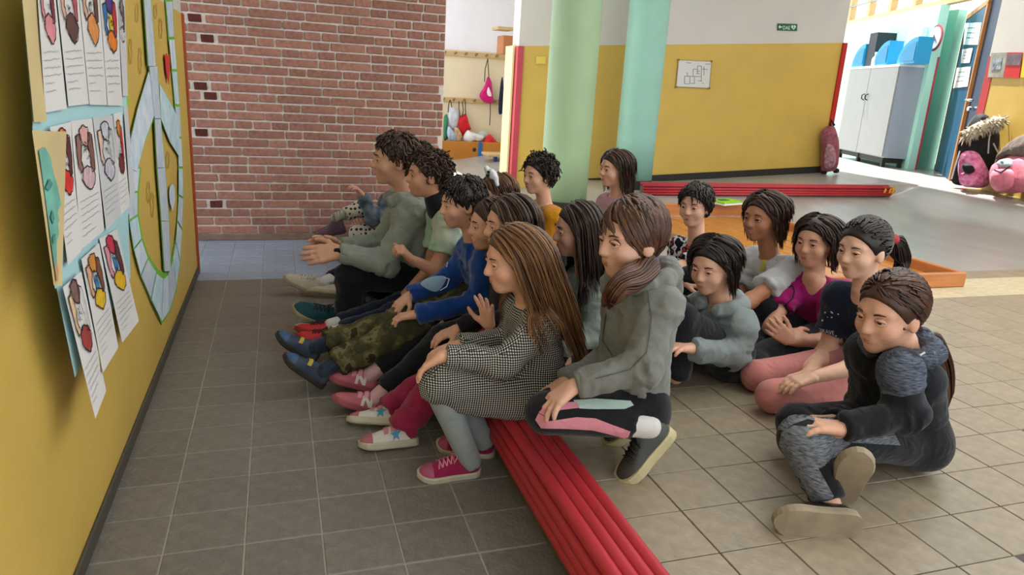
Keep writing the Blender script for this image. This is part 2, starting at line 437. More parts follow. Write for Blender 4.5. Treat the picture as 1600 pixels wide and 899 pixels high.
# ---- right side: blue door, yellow wall, teal room with cabinet
def fpt(u, v): return onfloor(u, v)
R0 = fpt(1501, 288.5); R1 = fpt(1600, 311); RD = (R1-R0)/np.linalg.norm((R1-R0)[:2])
RZ = floor_z(R0[0], R0[1]); R2 = R0+RD*2.6
zr0 = top_at(R0, 1556, 83); zr1 = top_at(R1, 1600, 83); zd = (zr0+zr1)/2
mb = MB(); mb.wallbox(R2, R0, RZ-.1, zd, -.2, 0); mb.wallbox(R2, R0, zd, 2.7, -.2, 1)
struct(mb.build('wall_right', [M_yellow, M_white]), 'yellow and white wall behind the school bags')
nr = np.array([RD[1], -RD[0], 0]); nr = nr if nr[0] < 0 else -nr
g0 = R0+nr*.006
mb = MB(); mb.wallbox(g0+RD*.13, g0, RZ-.03, zd, -.02)
struct(mb.build('trim_6', M_guard), 'red corner guard beside the blue door')
# blue door: two leaves with orange wood edges
M_blue = mat('petrol_blue_door', '#0f4a6b', .4, .05, 4); M_blue_shade = mat('shaded_blue_door', '#12304a', .4, .05, 4)  # the second blue has the shade on that leaf mixed into its colour
M_edge = mat('varnished_wood_edge', '#b97f45', .45, .15, 8, stretch=(6, 6, .6))
D0 = fpt(1460, 265); D1 = fpt(1483, 282)
Dd = (D1-D0)[:2]; Dl = np.linalg.norm(Dd); Dd = Dd/Dl; zt = top_at(D1, 1543, 6); zt0 = top_at(D0, 1512, 16)
door = thing('door', (*D1[:2], RZ), 'petrol blue open door with notices and wooden edges', 'door')
dm = MB(); dm.wallbox(D0, D1, RZ+.01, zt, .04); dleaf = dm.build('door_leaf', M_blue, door)
for a, w in ((0, .05), (Dl-.05, .09)):
    p = D0[:2]+Dd*a; q = D0[:2]+Dd*(a+w); MB().wallbox(p+np.array([Dd[1], -Dd[0]])*.006, q+np.array([Dd[1], -Dd[0]])*.006, RZ, zt+.02, .056).build('edge_strip', M_edge, door)
pt, qt = D0[:2]+np.array([Dd[1], -Dd[0]])*.006, D0[:2]+Dd*(Dl+.04)+np.array([Dd[1], -Dd[0]])*.006
MB().wallbox(pt, qt, zt, zt+.06, .056).build('top_rail', M_edge, door)
nD = np.array([Dd[1], -Dd[0], 0])
M_paper = mat('white_paper', '#e6e6e2', .8, .02, 6); M_ink = mat('grey_pencil', '#55575c', .8); M_black = mat('black_ink', '#1b1b1e', .7)
for k, (c, lab) in enumerate([([(1508, 36), (1534, 35), (1528, 70), (1505, 70)], 'pale'), ([(1504, 77), (1520, 75), (1515, 98), (1501, 99)], 'w'), ([(1495, 106), (1517, 104), (1512, 135), (1489, 138)], 'w')]):
    P = [onplane(u, v, D0+nD*.012, nD) for u, v in c]
    s_ = obj('notice', P, [(0, 1, 2, 3)], M_paper if k else mat('pale_cyan_paper', '#c4ecec', .8), door)
    for i in range(3):
        a = (i+1)/4.5; q = [P[0]*(1-a)+P[3]*a, P[1]*(1-a)+P[2]*a]; w = (P[3]-P[0])*.03
        p0 = q[0]*.8+q[1]*.2+nD*.003; p1 = q[0]*.3+q[1]*.7+nD*.003
        obj('print', [p0, p1, p1+w, p0+w], [(0, 1, 2, 3)], M_ink, s_)
B0 = D1; B1 = R0+RD*.02
leaf = thing('door_leaf', (*B0[:2], RZ), 'blue door leaf coloured as in shade, with lever handle, beside the school bags', 'door')
mb = MB(); mb.wallbox(B0[:2]+np.array([.04, .02]), B1[:2]+np.array([.03, .0]), RZ+.01, zt+.4, .045); mb.build('leaf_panel', M_blue_shade, leaf)
hp = onplane(1517, 157, B0+nr*.05, nr); M_steel = mat('brushed_steel', '#c4c6c8', .3, metal=.9)
MB().tube([hp+nr*.02, hp+nr*.06, hp+nr*.065+RD*.14], .014, 8).build('lever_handle', M_steel, leaf, smooth=True)
hk = onplane(1515, 170, B0+nr*.05, nr); MB().tube([hk-nr*.01, hk+nr*.02], .026, 10).build('key_plate', M_steel, leaf)

# teal walls of the far room
T0 = fpt(1459, 264.5); T1 = fpt(1412, 257.5); Td = (T1-T0)[:2]/np.linalg.norm((T1-T0)[:2]); zT = top_at(T0, 1512, 16)
M_teal = mat('mint_teal_wall', '#8fd0bd', .6, .04, 3)
struct(MB().wallbox(T1, T0, RZ-.05, zT, -.15).build('wall_teal', M_teal), 'mint green wall strip between cabinet and blue door')
struct(MB().wallbox(T1[:2]+(T0-T1)[:2]*.02, T0, RZ-.02, RZ+.07, .012).build('baseboard_teal', M_dark), 'dark skirting of the mint wall')
C0 = fpt(1311, 246); C1 = fpt(1375, 261); C2 = fpt(1408, 257)
zc = top_at(C1, 1402, 101)
e1 = (C0-C1)[:2]; wcab = np.linalg.norm(e1); e1 = e1/wcab; e2 = np.array([e1[1], -e1[0]])
if e2 @ (C2-C1)[:2] < 0: e2 = -e2
dcab = .30
C1v = np.array([*C1[:2]]); cabw = wcab*1.12
cab = thing('cabinet', (*(C1v+e1*cabw/2+e2*dcab/2), RZ), 'grey two door metal cabinet in the far mint room', 'cabinet')
M_cab = mat('light_grey_laminate', '#8f9290', .45, .03, 4); M_cabs = mat('pale_blue_grey_laminate', '#9aa2b0', .45, .03, 4)
def onc(a, b, z): return np.array([*(C1v+e1*a+e2*b), z])
zb = RZ+.13
def cbox(a0, a1, b0, b1, z0, z1, m, name, par):
    V = [onc(a, b, z) for z in (z0, z1) for b in (b0, b1) for a in (a0, a1)]
    F = [(0, 2, 3, 1), (4, 5, 7, 6), (0, 1, 5, 4), (2, 6, 7, 3), (0, 4, 6, 2), (1, 3, 7, 5)]
    return obj(name, V, F, m, par)
cbox(0, cabw, .02, dcab+.1, zb, zc, M_cabs, 'body', cab)
dw = cabw*.53
for i, (a0, a1) in enumerate(((.008, dw-.006), (dw+.006, cabw-.01))):
    d = cbox(a0, a1, -.004, .022, zb+.015, zc-.02, M_cab, 'door', cab)
    ah = dw-.06 if i == 0 else dw+.06
    MB().tube([onc(ah, -.004, zb+.78), onc(ah, -.04, zb+.80), onc(ah, -.04, zb+.85), onc(ah, -.004, zb+.87)], .008, 6).build('handle', M_black, d, smooth=True)
cbox(-.005, cabw, -.006, dcab+.11, zc-.02, zc+.012, mat('white_top_edge', '#d9e2e6', .5), 'top_panel', cab)
cbox(.03, cabw-.03, .04, dcab, RZ+.06, zb, M_dark, 'plinth', cab)
for a, b in ((.05, .05), (.05, dcab-.02), (cabw-.08, .05), (dw, .05)): cbox(a-.025, a+.025, b-.025, b+.025, RZ-.01, zb, M_dark, 'leg', cab)
# back wall of that room
BW0 = onc(-.10, dcab+.16, 0); BW1 = onc(cabw*2.6, dcab+.16, 0)
M_tealp = mat('pale_mint_panel', '#b4ead9', .6, .03, 3)
struct(MB().wallbox(BW1, BW0, RZ-.05, zT+.02, -.12).build('wall_far', M_tealp), 'pale mint wall behind the grey cabinet')
NT_ = np.array([Td[1], -Td[0], 0.0]); NT_ = NT_ if NT_@(CAMPOS-T0) > 0 else -NT_
# things on the cabinet
M_cyan = mat('bright_cyan_plastic', '#1691c4', .35, .03, 4)
def holder(a, w, label, flip=False):
    t = thing('magazine_holder', onc(a, .1, zc+.012), label, 'file holder', 'cyan holders on the cabinet')
    n = 10; prof = [(0, 0), (w, 0)]+[(w*math.cos(math.pi/2*i/n), .34*math.sin(math.pi/2*i/n)) for i in range(1, n+1)]
    if flip: prof = [(w-x, z) for x, z in prof][::-1]
    V = [onc(a+x, b, zc+.012+z) for b in (.04, .24) for x, z in prof]; k = len(prof)
    obj('shell', V, [tuple(range(k))[::-1], tuple(range(k, 2*k))]+[(i, (i+1) % k, k+(i+1) % k, k+i) for i in range(k)], M_cyan, t)
    V = [onc(a+x*.8+.02, .034, zc+.05+z*.7) for x, z in prof]
    obj('label_card', V, [tuple(range(k))[::-1]], mat('deep_cyan', '#0f7fae', .4), t)
holder(-.30, .5, 'cyan curved holder at the right end of the cabinet top', False)
holder(.52, .42, 'cyan curved holder in the middle of the cabinet top', False)
holder(1.32, .42, 'cyan curved holder half hidden at the cabinet left end', False)
bx = cbox(1.02, 1.28, .06, .34, zc+.013, zc+.5, mat('black_box', '#22282c', .5, .1, 9), 'storage_box', None); tag(bx, 'black upright box on the cabinet top', 'box')
wb = thing('paper_stack', onc(.3, .4, zc+.013), 'tall white paper parcel standing on the cabinet', 'parcel')
cbox(.12, .50, .26, .36, zc+.013, zc+.52, M_paper, 'parcel', wb); cbox(.15, .47, .25, .258, zc+.06, zc+.40, mat('bright_paper', '#f4f4f2', .8), 'front_sheet', wb)
bt = thing('bottle', onc(.93, .06, zc+.012), 'small clear bottle on the cabinet by the black box', 'bottle')
bo = onc(.93, .06, zc+.012); MB().lathe(bo, [(.05, 0), (.055, .02), (.055, .1), (.025, .15), (.025, .17)], 12).build('body', mat('clear_plastic', '#c8d8dc', .2), bt, smooth=True); MB().lathe(bo, [(.028, .165), (.028, .2)], 10).build('cap', M_paper, bt)
sg = onc(-.12, .5, zc+.42); sign = thing('round_sign', sg, 'round red rimmed sign leaning on the mint wall', 'sign')
def disc(c, ax, ay, r, m, name, par, n=24, off=0, th=0):
    nrm = np.cross(ax, ay); V = [c+ax*r*math.cos(2*math.pi*i/n)+ay*r*math.sin(2*math.pi*i/n)+nrm*off for i in range(n)]
    W = [v-nrm*.012 for v in V]
    return obj(name, V+W, [tuple(range(n)), tuple(range(n, 2*n))[::-1]]+[(i, n+i, n+(i+1) % n, (i+1) % n) for i in range(n)], m, par)
ax_ = np.array([-e1[0], -e1[1], 0]); az_ = np.array([0, 0, 1.0])
sgc = onc(-.12, .34, zc+.36)
disc(sgc, ax_, az_, .17, mat('sign_red', '#b2404f', .5), 'rim', sign); disc(sgc, ax_, az_, .14, M_paper, 'face', sign, off=.006)
obj('symbol', [sgc+ax_*x*.1+az_*z*.1+np.cross(ax_, az_)*.01 for x, z in ((-.8, -.6), (-.3, .5), (.1, .1), (.9, -.7), (.2, -.3))], [(0, 1, 2, 3, 4)], mat('sign_grey', '#6d4a58', .6), sign)
# clerestory beams over the mint walls
M_pine = mat('pine_beam', '#c9a878', .5, .12, 6, stretch=(1, 1, .4))
mbw = MB()
pA = onc(cabw*2.4, dcab+.12, 0); pB = onc(-.72, dcab+.12, 0)
cl = struct(MB().wallbox(pA, pB, zT+.03, zT+.10, .1).build('window_1', M_pine), 'clerestory window of pine posts above the mint wall')
for k in range(7):
    t = k/6; q = pA*(1-t)+pB*t; dq = (pB-pA)/np.linalg.norm(pB-pA)*.05
    MB().wallbox(q-dq, q+dq, zT+.1, zT+1.0, .1).build('post', M_pine, cl)
MB().wallbox(pA, pB, zT+.32, zT+.34, .04).build('rail', mat('grey_rail', '#8d9296', .5), cl)

# papers on the right yellow wall
def wall_card(pxs, p0, n, off, m, name, par=None):
    P = [onplane(u, v, np.asarray(p0)+np.asarray(n)*off, n) for u, v in pxs]
    Q = [p-np.asarray(n)*min(off*.8, .004) for p in P]; k = len(P)
    return obj(name, P+Q, [tuple(range(k)), tuple(range(k, 2*k))[::-1]]+[(i, k+i, k+(i+1) % k, (i+1) % k) for i in range(k)], m, par)
mbp = MB(); mbp.wallbox(onc(-.03, dcab+.135, 0), onc(-.115, dcab+.135, 0), RZ, zc+.12, .02); struct(mbp.build('trim_7', M_pink), 'pink corner guard beside the grey cabinet')
c = wall_card([(1549, 83), (1574, 82), (1568, 121), (1543, 121)], R0, nr, .012, mat('photo_grey_card', '#9a998f', .7, .25, 12), 'photo_card'); tag(c, 'grey photo print on the wall above the furred coat', 'photo')
obj_ = wall_card([(1552, 93), (1566, 91), (1563, 108), (1548, 110)], R0, nr, .016, mat('photo_dark', '#2c3a48', .6, .5, 20, col2='#b9c3cc'), 'picture', c)
c = wall_card([(1574, 82), (1598, 82), (1592, 122), (1567, 121)], R0, nr, .012, mat('red_card', '#c71d18', .6), 'red_card'); tag(c, 'red card with a grey picture on the right wall', 'poster')
wall_card([(1574, 84), (1597, 84), (1594, 102), (1571, 102)], R0, nr, .016, mat('photo_mauve', '#6d5c66', .6, .4, 14), 'picture', c)
c = wall_card([(1600, 82), (1622, 82), (1616, 121), (1594, 121)], R0, nr, .012, mat('yellow_card', '#e0c832', .6), 'yellow_card'); tag(c, 'yellow card at the right edge of the wall', 'poster')

# ---- signs on the middle wall
nW = np.array([0, -1.0, 0]); pW = np.array([WX0, WY, 0])
plan = thing('emergency_plan', onplane(1084, 138, pW+nW*.02, nW), 'white floor plan in a clear frame on the yellow wall', 'sign')
wall_card([(1060, 93), (1113, 95.5), (1109, 138.5), (1056, 136)], pW, nW, .012, mat('plan_paper', '#cfcfcb', .35), 'sheet', plan)
M_gold = mat('brass_screw', '#7a6430', .4, metal=.6)
for u, v in ((1060.5, 93.5), (1112, 96), (1108.5, 138), (1056.5, 136)):
    wall_card([(u-1.5, v-1.5), (u+1.5, v-1.5), (u+1.5, v+1.5), (u-1.5, v+1.5)], pW, nW, .02, M_gold, 'screw', plan)
fr = [(1060, 93), (1113, 95.5), (1109, 138.5), (1056, 136)]
for i in range(4):
    a, b = np.array(fr[i]), np.array(fr[(i+1) % 4]); d = (b-a)/np.linalg.norm(b-a); n2 = np.array([-d[1], d[0]])*1.1
    wall_card([a, b, b+n2, a+n2], pW, nW, .016, mat('clear_frame_edge', '#9a8a52', .3), 'frame_edge', plan)
lines = [(1090, 103, 1090, 115), (1090, 103, 1096, 103.4), (1096, 103, 1096, 128), (1070, 119, 1096, 120), (1078, 119.5, 1078, 130), (1078, 130, 1085, 130.4), (1085, 120, 1085, 131), (1070, 119, 1069.5, 131), (1069.5, 131, 1078, 131), (1083, 108, 1083, 119), (1083, 108, 1090, 108.3), (1074, 113, 1074, 119), (1090, 126, 1096, 126.4), (1100, 104, 1100, 118), (1102, 100, 1110, 100.3), (1097, 108, 1106, 108.5), (1072, 98, 1080, 98.4), (1097, 130, 1100, 130.2), (1088, 111, 1094, 111.3), (1088, 115, 1094, 115.3)]
for (a, b, c_, d) in lines:
    t = np.array([c_-a, d-b], float); t /= np.linalg.norm(t); n2 = np.array([-t[1], t[0]])*.35
    wall_card([(a-n2[0], b-n2[1]), (c_-n2[0], d-n2[1]), (c_+n2[0], d+n2[1]), (a+n2[0], b+n2[1])], pW, nW, .0135, M_ink, 'plan_line', plan)
dae = thing('direction_sign', onplane(1230, 48, pW+nW*.01, nW), 'green DAE direction sign with heart on the white wall', 'sign')
wall_card([(1215, 36.5), (1246, 37.5), (1245.5, 48.5), (1214.5, 47.5)], pW, nW, .010, mat('sign_green', '#0d5a36', .4), 'plate', dae)
M_signw = mat('sign_white', '#dfe8e2', .5)
def text_mesh(s):
    cu = bpy.data.curves.new('lettering', 'FONT'); cu.body = s; cu.size = 1; cu.align_x = 'LEFT'
    ob = bpy.data.objects.new('lettering', cu); COL.objects.link(ob)
    dg = bpy.context.evaluated_depsgraph_get(); dg.update(); me = bpy.data.meshes.new_from_object(ob.evaluated_get(dg))
    V = np.array([v.co[:] for v in me.vertices]); F = [tuple(p.vertices) for p in me.polygons]
    bpy.data.objects.remove(ob); bpy.data.meshes.remove(me); bpy.data.curves.remove(cu)
    return V, F
V, F = text_mesh('DAE')
w = V[:, 0].max()
P = [onplane(1223+x/w*11.5, 46.1-y*8.2+.02*x/w*11, pW+nW*.0125, nW) for x, y, _ in V]; obj('lettering', P, F, M_signw, dae)
wall_card([(1216.5, 42.1), (1219, 39.3), (1219, 41.4), (1222, 41.5), (1222, 42.9), (1219, 42.8), (1219, 45)], pW, nW, .0125, M_signw, 'arrow', dae)
hx = [(1240+3.6*16*math.sin(t)**3/16, 42.6-(13*math.cos(t)-5*math.cos(2*t)-2*math.cos(3*t)-math.cos(4*t))*.26) for t in np.linspace(0, 2*math.pi, 24, endpoint=False)]
wall_card(hx, pW, nW, .0125, M_signw, 'heart', dae)
wall_card([(1240.6, 39.8), (1238.8, 43), (1240.2, 43), (1239.4, 46), (1241.8, 42.2), (1240.4, 42.2)], pW, nW, .0145, mat('sign_green2', '#0d5a36', .4), 'bolt', dae)
c = wall_card([(838, 88), (853, 88), (852, 100), (837, 100)], pW, nW, .012, mat('yellow_switch_plate', '#d8be4e', .5), 'switch_plate'); tag(c, 'yellow blank switch plate on the wall left of the sage column', 'switch')

# ---- far red edging with yellow taped end
ka = onfloor(1000, 305); kb = onfloor(1393, 306)
YK = 6.2
ka = ony(1005, 305, YK); kb = ony(1393, 306, YK)
def kerbz(u, v): return ony(u, v, YK)
edge = thing('ramp_edging', (ka[0], YK, ka[2]), 'red foam tube edging of the ramp in front of the yellow wall', 'padding')
tops = [(1005, 290, 1391, 294), (1005, 294.6, 1391, 298.4), (1005, 299, 1391, 301.8), (1005, 303, 1391, 304.8)]
for (u0, v0, u1, v1) in tops:
    a, b = ony(u0, v0, YK), ony(u1, v1, YK); MB().tube([a, (a+b)/2, b], .0135, 10).build('foam_tube', M_red, edge, smooth=True)
for k in range(2):
    a, b = ony(1005, 289, YK+.03+.03*k), ony(1391, 292.5, YK+.03+.03*k); a = ony(1005, 288.5, YK)+np.array([.0, .028+.027*k, .004]); b = ony(1391, 292.5, YK)+np.array([0, .028+.027*k, .004])
    MB().tube([a, (a+b)/2, b], .0135, 10).build('foam_tube', M_red, edge, smooth=True)
za, zb_ = ony(1005, 306, YK)[2]-.02, ony(1391, 306.5, YK)[2]-.02
mb = MB(); mb.wallbox((ka[0], YK+.012), (kb[0]-.02, YK+.012), za, ony(1005, 291, YK)[2], .07, 0, ony(1391, 295, YK)[2], zb_); mb.build('core_board', M_kick, edge)
M_tape = mat('yellow_tape', '#c98a1e', .5, .2, 30)
for dx in (0, .05):
    xk = kb[0]-.045-dx*1.4; zc0 = ony(1388, 299, YK)[2]
    MB().tube([(xk, YK+.002, zc0-.03), (xk-.01, YK-.018, zc0-.015), (xk, YK-.018, zc0+.02), (xk+.01, YK+.002, zc0+.045), (xk, YK+.06, zc0+.05)], .012, 6, flat=.4).build('tape', M_tape, edge)
MB().tube([(kb[0]-.02, YK+.004, zc0-.026), (kb[0]+.012, YK-.004, zc0), (kb[0]-.0, YK+.02, zc0+.04)], .022, 8).build('torn_end', M_tape, edge, smooth=True)

# ---- wooden tray with rim planks
M_wood = mat('orange_varnished_wood', '#b5713a', .4, .22, 4, .05, 40, .5, stretch=(.8, .8, 7))
M_wood2 = mat('orange_tray_board', '#b5752f', .35, .12, 3, stretch=(1, 5, 1))
X0, X1, Y0, Y1, ZF, ZR = 2.74, 4.11, 3.28, 5.6, STEP, .285
tray = thing('wooden_tray', ((X0+X1)/2, (Y0+Y1)/2, STEP), 'low orange wooden play tray with plank rim', 'tray')
def plank(a, b, name='rim_plank', m=None): MB().box(a, b, 0, .006).build(name, m or M_wood, tray)
plank((X0, Y0, ZF), (X1+.01, Y0+.035, ZR)); plank((X0, Y1-.035, ZF), (X1, Y1, ZR+.05)); plank((X1-.035, Y0+.036, ZF), (X1, Y1-.036, ZR)); plank((X0, Y0+.036, ZF), (X0+.035, Y1-.036, ZR))
n = 8
for i in range(n):
    xa = X0+.036+(X1-X0-.072)*i/n; plank((xa+.002, Y0+.037, ZF), (xa+(X1-X0-.072)/n-.002, Y1-.037, ZF+.03), 'base_board', M_wood2)
toy = thing('picture_book', (3.5, 5.58, ZR+.05), 'lime green booklet lying on the far rim of the tray', 'book')
q = ony(1136, 309, 5.58); 
def slab(c, sx, sy, sz, m, name, par, rz=.3): 
    a = np.array([[math.cos(rz), math.sin(rz), 0], [-math.sin(rz), math.cos(rz), 0], [0, 0, 1]]); return MB().obox(c, a, (sx, sy, sz), 0, .003).build(name, m, par)
bc_ = np.array([q[0], 5.58, ZR+.06])
slab(bc_, .14, .09, .01, M_paper, 'pages', toy); slab(bc_+np.array([0, 0, .016]), .145, .095, .004, mat('lime_cover', '#86c81e', .5, .2, 20), 'cover', toy); slab(bc_+np.array([-.02, .02, .022]), .05, .03, .003, mat('dark_green', '#2b6b1e', .6), 'print', toy)

# ---- cloakroom: peg rails, box, bags
M_rail = mat('beech_rail', '#c0a478', .5, .12, 5, stretch=(1, 1, 6))
def railrow(z, label, nn):
    t = thing('peg_rail', (2.75, YC, z), label, 'coat rack')
    MB().box((1.9, YC-.03, z-.035), (3.6, YC-.001, z+.035), 0, .005).build('board', M_rail, t)
    for i in range(nn):
        x = 2.0+i*1.55/(nn-1); MB().tube([(x, YC-.03, z), (x, YC-.09, z+.012)], [.013, .017], 8).build('peg', mat('dark_peg', '#8a6b45', .5), t, smooth=True)
railrow(1.665, 'upper wooden peg rail on the cloakroom wall', 11); railrow(1.02, 'lower wooden peg rail on the cloakroom wall', 11)
def pc(u, v, off=.1): return ony(u, v, YC-off)
def cloth_bag(name, outline, m, label, off=.14, th=.1, cords=(), group=None, cat='bag', mcord=None):
    """soft sack: pixel outline puffed to real thickness"""
    P = np.array([pc(u, v, off) for u, v in outline]); c = P.mean(0); t = thing(name, (c[0], c[1], P[:, 2].min()), label, cat, group)
    soft_sack(P, np.array([0, -1.0, 0]), th, m, 'sack', t)
    for k, pts in enumerate(cords): MB().tube([pc(u, v, off+.03) for u, v in pts], .007, 5).build('cord', mcord or M_cord, t)
    return t
def soft_sack(P, n, th, m, name, par, rings=5, wr=.018, subdiv=4):
    k = len(P); Q = []
    for i in range(k):
        a, b, c_, d = P[i-1], P[i], P[(i+1) % k], P[(i+2) % k]
        for j in range(subdiv):
            t = j/subdiv; Q.append(.5*((2*b)+(-a+c_)*t+(2*a-5*b+4*c_-d)*t*t+(-a+3*b-3*c_+d)*t**3))
    Q = np.array(Q); c = Q.mean(0); K = len(Q); V = []; F = []
    for s in (1, -1):
        for r in range(rings):
            f = 1-(r/rings)**1.0; hgt = math.sqrt(max(0, 1-f*f))
            for q in Q:
                p = c+(q-c)*f; w = (vnoise(p*18+r)-.5)*wr*hgt*2
                V.append(p+n*s*(hgt*th/2+w))
        V.append(c+n*s*th/2)
    B = rings*K+1
    for s in range(2):
        o_ = s*B
        for r in range(rings-1):
            for i in range(K):
                f = (o_+r*K+i, o_+r*K+(i+1) % K, o_+(r+1)*K+(i+1) % K, o_+(r+1)*K+i); F.append(f if s == 0 else f[::-1])
        for i in range(K):
            f = (o_+(rings-1)*K+i, o_+(rings-1)*K+(i+1) % K, o_+B-1); F.append(f if s == 0 else f[::-1])
    return obj(name, V, F, m, par, smooth=True)
M_cord = mat('dark_cord', '#3a332c', .8)
M_bagpink = fabric('hot_pink_nylon', '#c41e74', .12, .5); M_bagred = fabric('red_nylon', '#c21f2b', .12, .5); M_baggrey = fabric('pale_grey_nylon', '#c3c7d2', .1, .6); M_bagwhite = fabric('white_plastic_bag', '#d8d6d4', .08, .5)
t = cloth_bag('drawstring_bag', [(762, 120), (768, 128), (770, 146), (771, 158), (766, 162), (756, 159), (749, 151), (751, 144), (757, 134)], M_bagpink, 'hot pink drawstring bag hanging from the upper peg rail', cords=[[(762, 92), (758, 108), (757, 128)], [(762, 92), (763, 108), (764, 124)], [(766, 160), (766, 178), (765, 196)]])
soft_sack(np.array([pc(u, v, .2) for u, v in [(763, 136), (766, 142), (768, 150), (763, 150), (761, 144)]]), np.array([0, -1.0, 0]), .012, mat('white_print', '#e8dbe2', .6), 'print', t, wr=0)
cloth_bag('drawstring_bag', [(717, 184), (726, 178), (729, 180), (734, 196), (736, 202), (728, 206), (722, 212), (716, 196)], M_bagred, 'red drawstring bag on the lower peg rail', cords=[[(717, 158), (717, 170), (719, 184)], [(727, 158), (727, 170), (728, 180)], [(722, 158), (724, 172), (722, 182)]])
cloth_bag('drawstring_bag', [(701, 172), (706, 166), (713, 170), (718, 182), (714, 200), (706, 202), (700, 190)], M_baggrey, 'pale grey gym bag on the lower peg rail', cords=[[(703, 156), (701, 164), (700, 176)], [(703, 156), (705, 162), (706, 168)]], off=.12)
cloth_bag('gym_bag', [(694, 182), (699, 180), (700, 196), (702, 212), (694, 220), (693, 200)], fabric('teal_patterned_nylon', '#1f5f6b', .5, .6, col2='#3f8a3a'), 'teal and yellow bag squeezed beside the brick wall', off=.12)
cloth_bag('gym_bag', [(700, 198), (706, 202), (713, 212), (713, 221), (704, 221), (699, 212)], fabric('pale_blue_nylon', '#a9bcd6', .1, .6), 'pale blue bag standing in the cloakroom box', off=.2)
cloth_bag('gym_bag', [(710, 200), (717, 202), (722, 212), (720, 221), (712, 221)], fabric('mauve_patterned_nylon', '#8d6a92', .5, .6, col2='#d9b45c'), 'mauve patterned bag between the grey and red bags', off=.2)
cloth_bag('plastic_bag', [(724, 216), (730, 204), (736, 206), (748, 210), (757, 214), (752, 222), (738, 221), (731, 224)], M_bagwhite, 'crumpled white carrier bag lying on the orange box', off=.22, th=.2)
cloth_bag('plastic_bag', [(746, 210), (754, 204), (762, 208), (762, 216), (754, 220)], fabric('pale_grey_green_bag', '#b5b8b0', .1, .6), 'pale grey bag behind the white carrier bag', off=.12, th=.14)
cloth_bag('gym_bag', [(752, 226), (764, 210), (770, 214), (776, 222), (770, 230), (760, 232)], M_bagred, 'bright red bag slumped at the right of the orange box', off=.26, th=.2)
cloth_bag('gym_bag', [(764, 230), (776, 222), (780, 226), (780, 237), (766, 237)], fabric('black_nylon', '#1d1c22', .2, .6), 'black bag below the bright red bag', off=.28, th=.16)
cloth_bag('coat', [(783, 125), (786, 124), (788, 170), (784, 178), (779, 176), (780, 150)], fabric('navy_coat', '#20263f', .2, .8), 'navy coat hanging at the end of the peg rail', off=.1, cat='coat')
bxo = thing('storage_bench', (2.75, YC-.25, STEP), 'orange wooden storage box with blue strip under the pegs', 'box')
zb1 = top_at((2.75, YC-.4, 0), 730, 221)
MB().box((1.95, YC-.42, STEP), (3.45, YC-.39, zb1), 0, .004).build('front_panel', M_wood2, bxo); MB().box((1.95, YC-.39, STEP), (3.45, YC-.02, STEP+.12)).build('base', M_wood2, bxo)
for x in (1.95, 3.42): MB().box((x, YC-.39, STEP), (x+.03, YC-.02, zb1)).build('side_panel', M_wood2, bxo)
xb = ony(750, 235, YC-.42)[0]; MB().box((xb-.03, YC-.432, STEP), (xb+.03, YC-.425, zb1), 0, .002).build('blue_strip', mat('blue_strip', '#1d66a8', .4), bxo)
kx = ony(741, 234, YC-.43); MB().ball(kx, (.028, .012, .028), 6).build('knob', M_dark, bxo, smooth=True)
# small bench beside it
bn0 = ony(770, 240, 9.5); bn1 = ony(781, 266, 9.5)
bn = thing('small_bench', (bn0[0]+.1, 9.5, STEP), 'small beech stool with blue leg beside the wall end', 'stool')
zt_ = bn0[2]
MB().box((ony(758, 240, 9.5)[0], 9.35, zt_-.03), (ony(800, 240, 9.5)[0], 9.7, zt_+.005), 0, .006).build('seat', M_rail, bn)
for x in (ony(769, 255, 9.5)[0], ony(793, 255, 9.5)[0]): MB().box((x, 9.42, STEP), (x+.05, 9.47, zt_-.03), 0, .004).build('leg', mat('blue_leg', '#1f4f96', .4), bn)
sh = thing('wall_shelf', ony(785, 46, 9.9), 'small wooden wall shelf above the cloakroom coats', 'shelf')
for v, hh, u0 in ((44, .02, 775), (70, .12, 783)):
    a = ony(u0, v, 9.9); b = ony(800, v, 9.9); MB().box((a[0], 9.8, a[2]-hh), (b[0], 10.1, a[2]+hh), 0, .004).build('shelf_board', mat('shelf_wood', '#b4744a', .5, .1, 6) if hh > .1 else M_rail, sh)

# ---- trolley bag at the end of the middle wall
def sack_at(u, v, pts, th, m, name, par, dep, n=None):
    n = CF*np.array([1, 1, 0]) if n is None else n; n = n/np.linalg.norm(n)
    P = np.array([onplane(a, b, dep, n) for a, b in pts]); return soft_sack(P, -n, th, m, name, par)
tb_ = onfloor(1298, 272)
tro = thing('trolley_bag', tb_, 'dusty pink trolley school bag at the end of the yellow wall', 'school bag')
M_dpink = fabric('dusty_pink_nylon', '#a5606c', .35, .6, col2='#7d3f4c')
sack_at(0, 0, [(1284, 205), (1300, 196), (1307, 205), (1310, 230), (1308, 262), (1298, 268), (1284, 266), (1284, 235)], .25, M_dpink, 'bag_body', tro, tb_)
sack_at(0, 0, [(1292, 226), (1303, 230), (1306, 252), (1300, 262), (1288, 260)], .12, fabric('pink_pocket', '#8f5560', .3, .6, col2='#b5909a'), 'front_pocket', tro, tb_+np.array([-.06, -.09, 0]))
for u, v in ((1288, 269), (1307, 267)):
    p = onplane(u, v, tb_, CF*np.array([1, 1, 0])); MB().tube([p+np.array([-.02, 0, 0]), p+np.array([.02, .01, 0])], .03, 10).build('wheel', M_black, tro)
MB().tube([onplane(1297, 197, tb_, nW), onplane(1299, 188, tb_, nW), onplane(1304, 196, tb_, nW)], .012, 6).build('handle', M_black, tro, smooth=True)
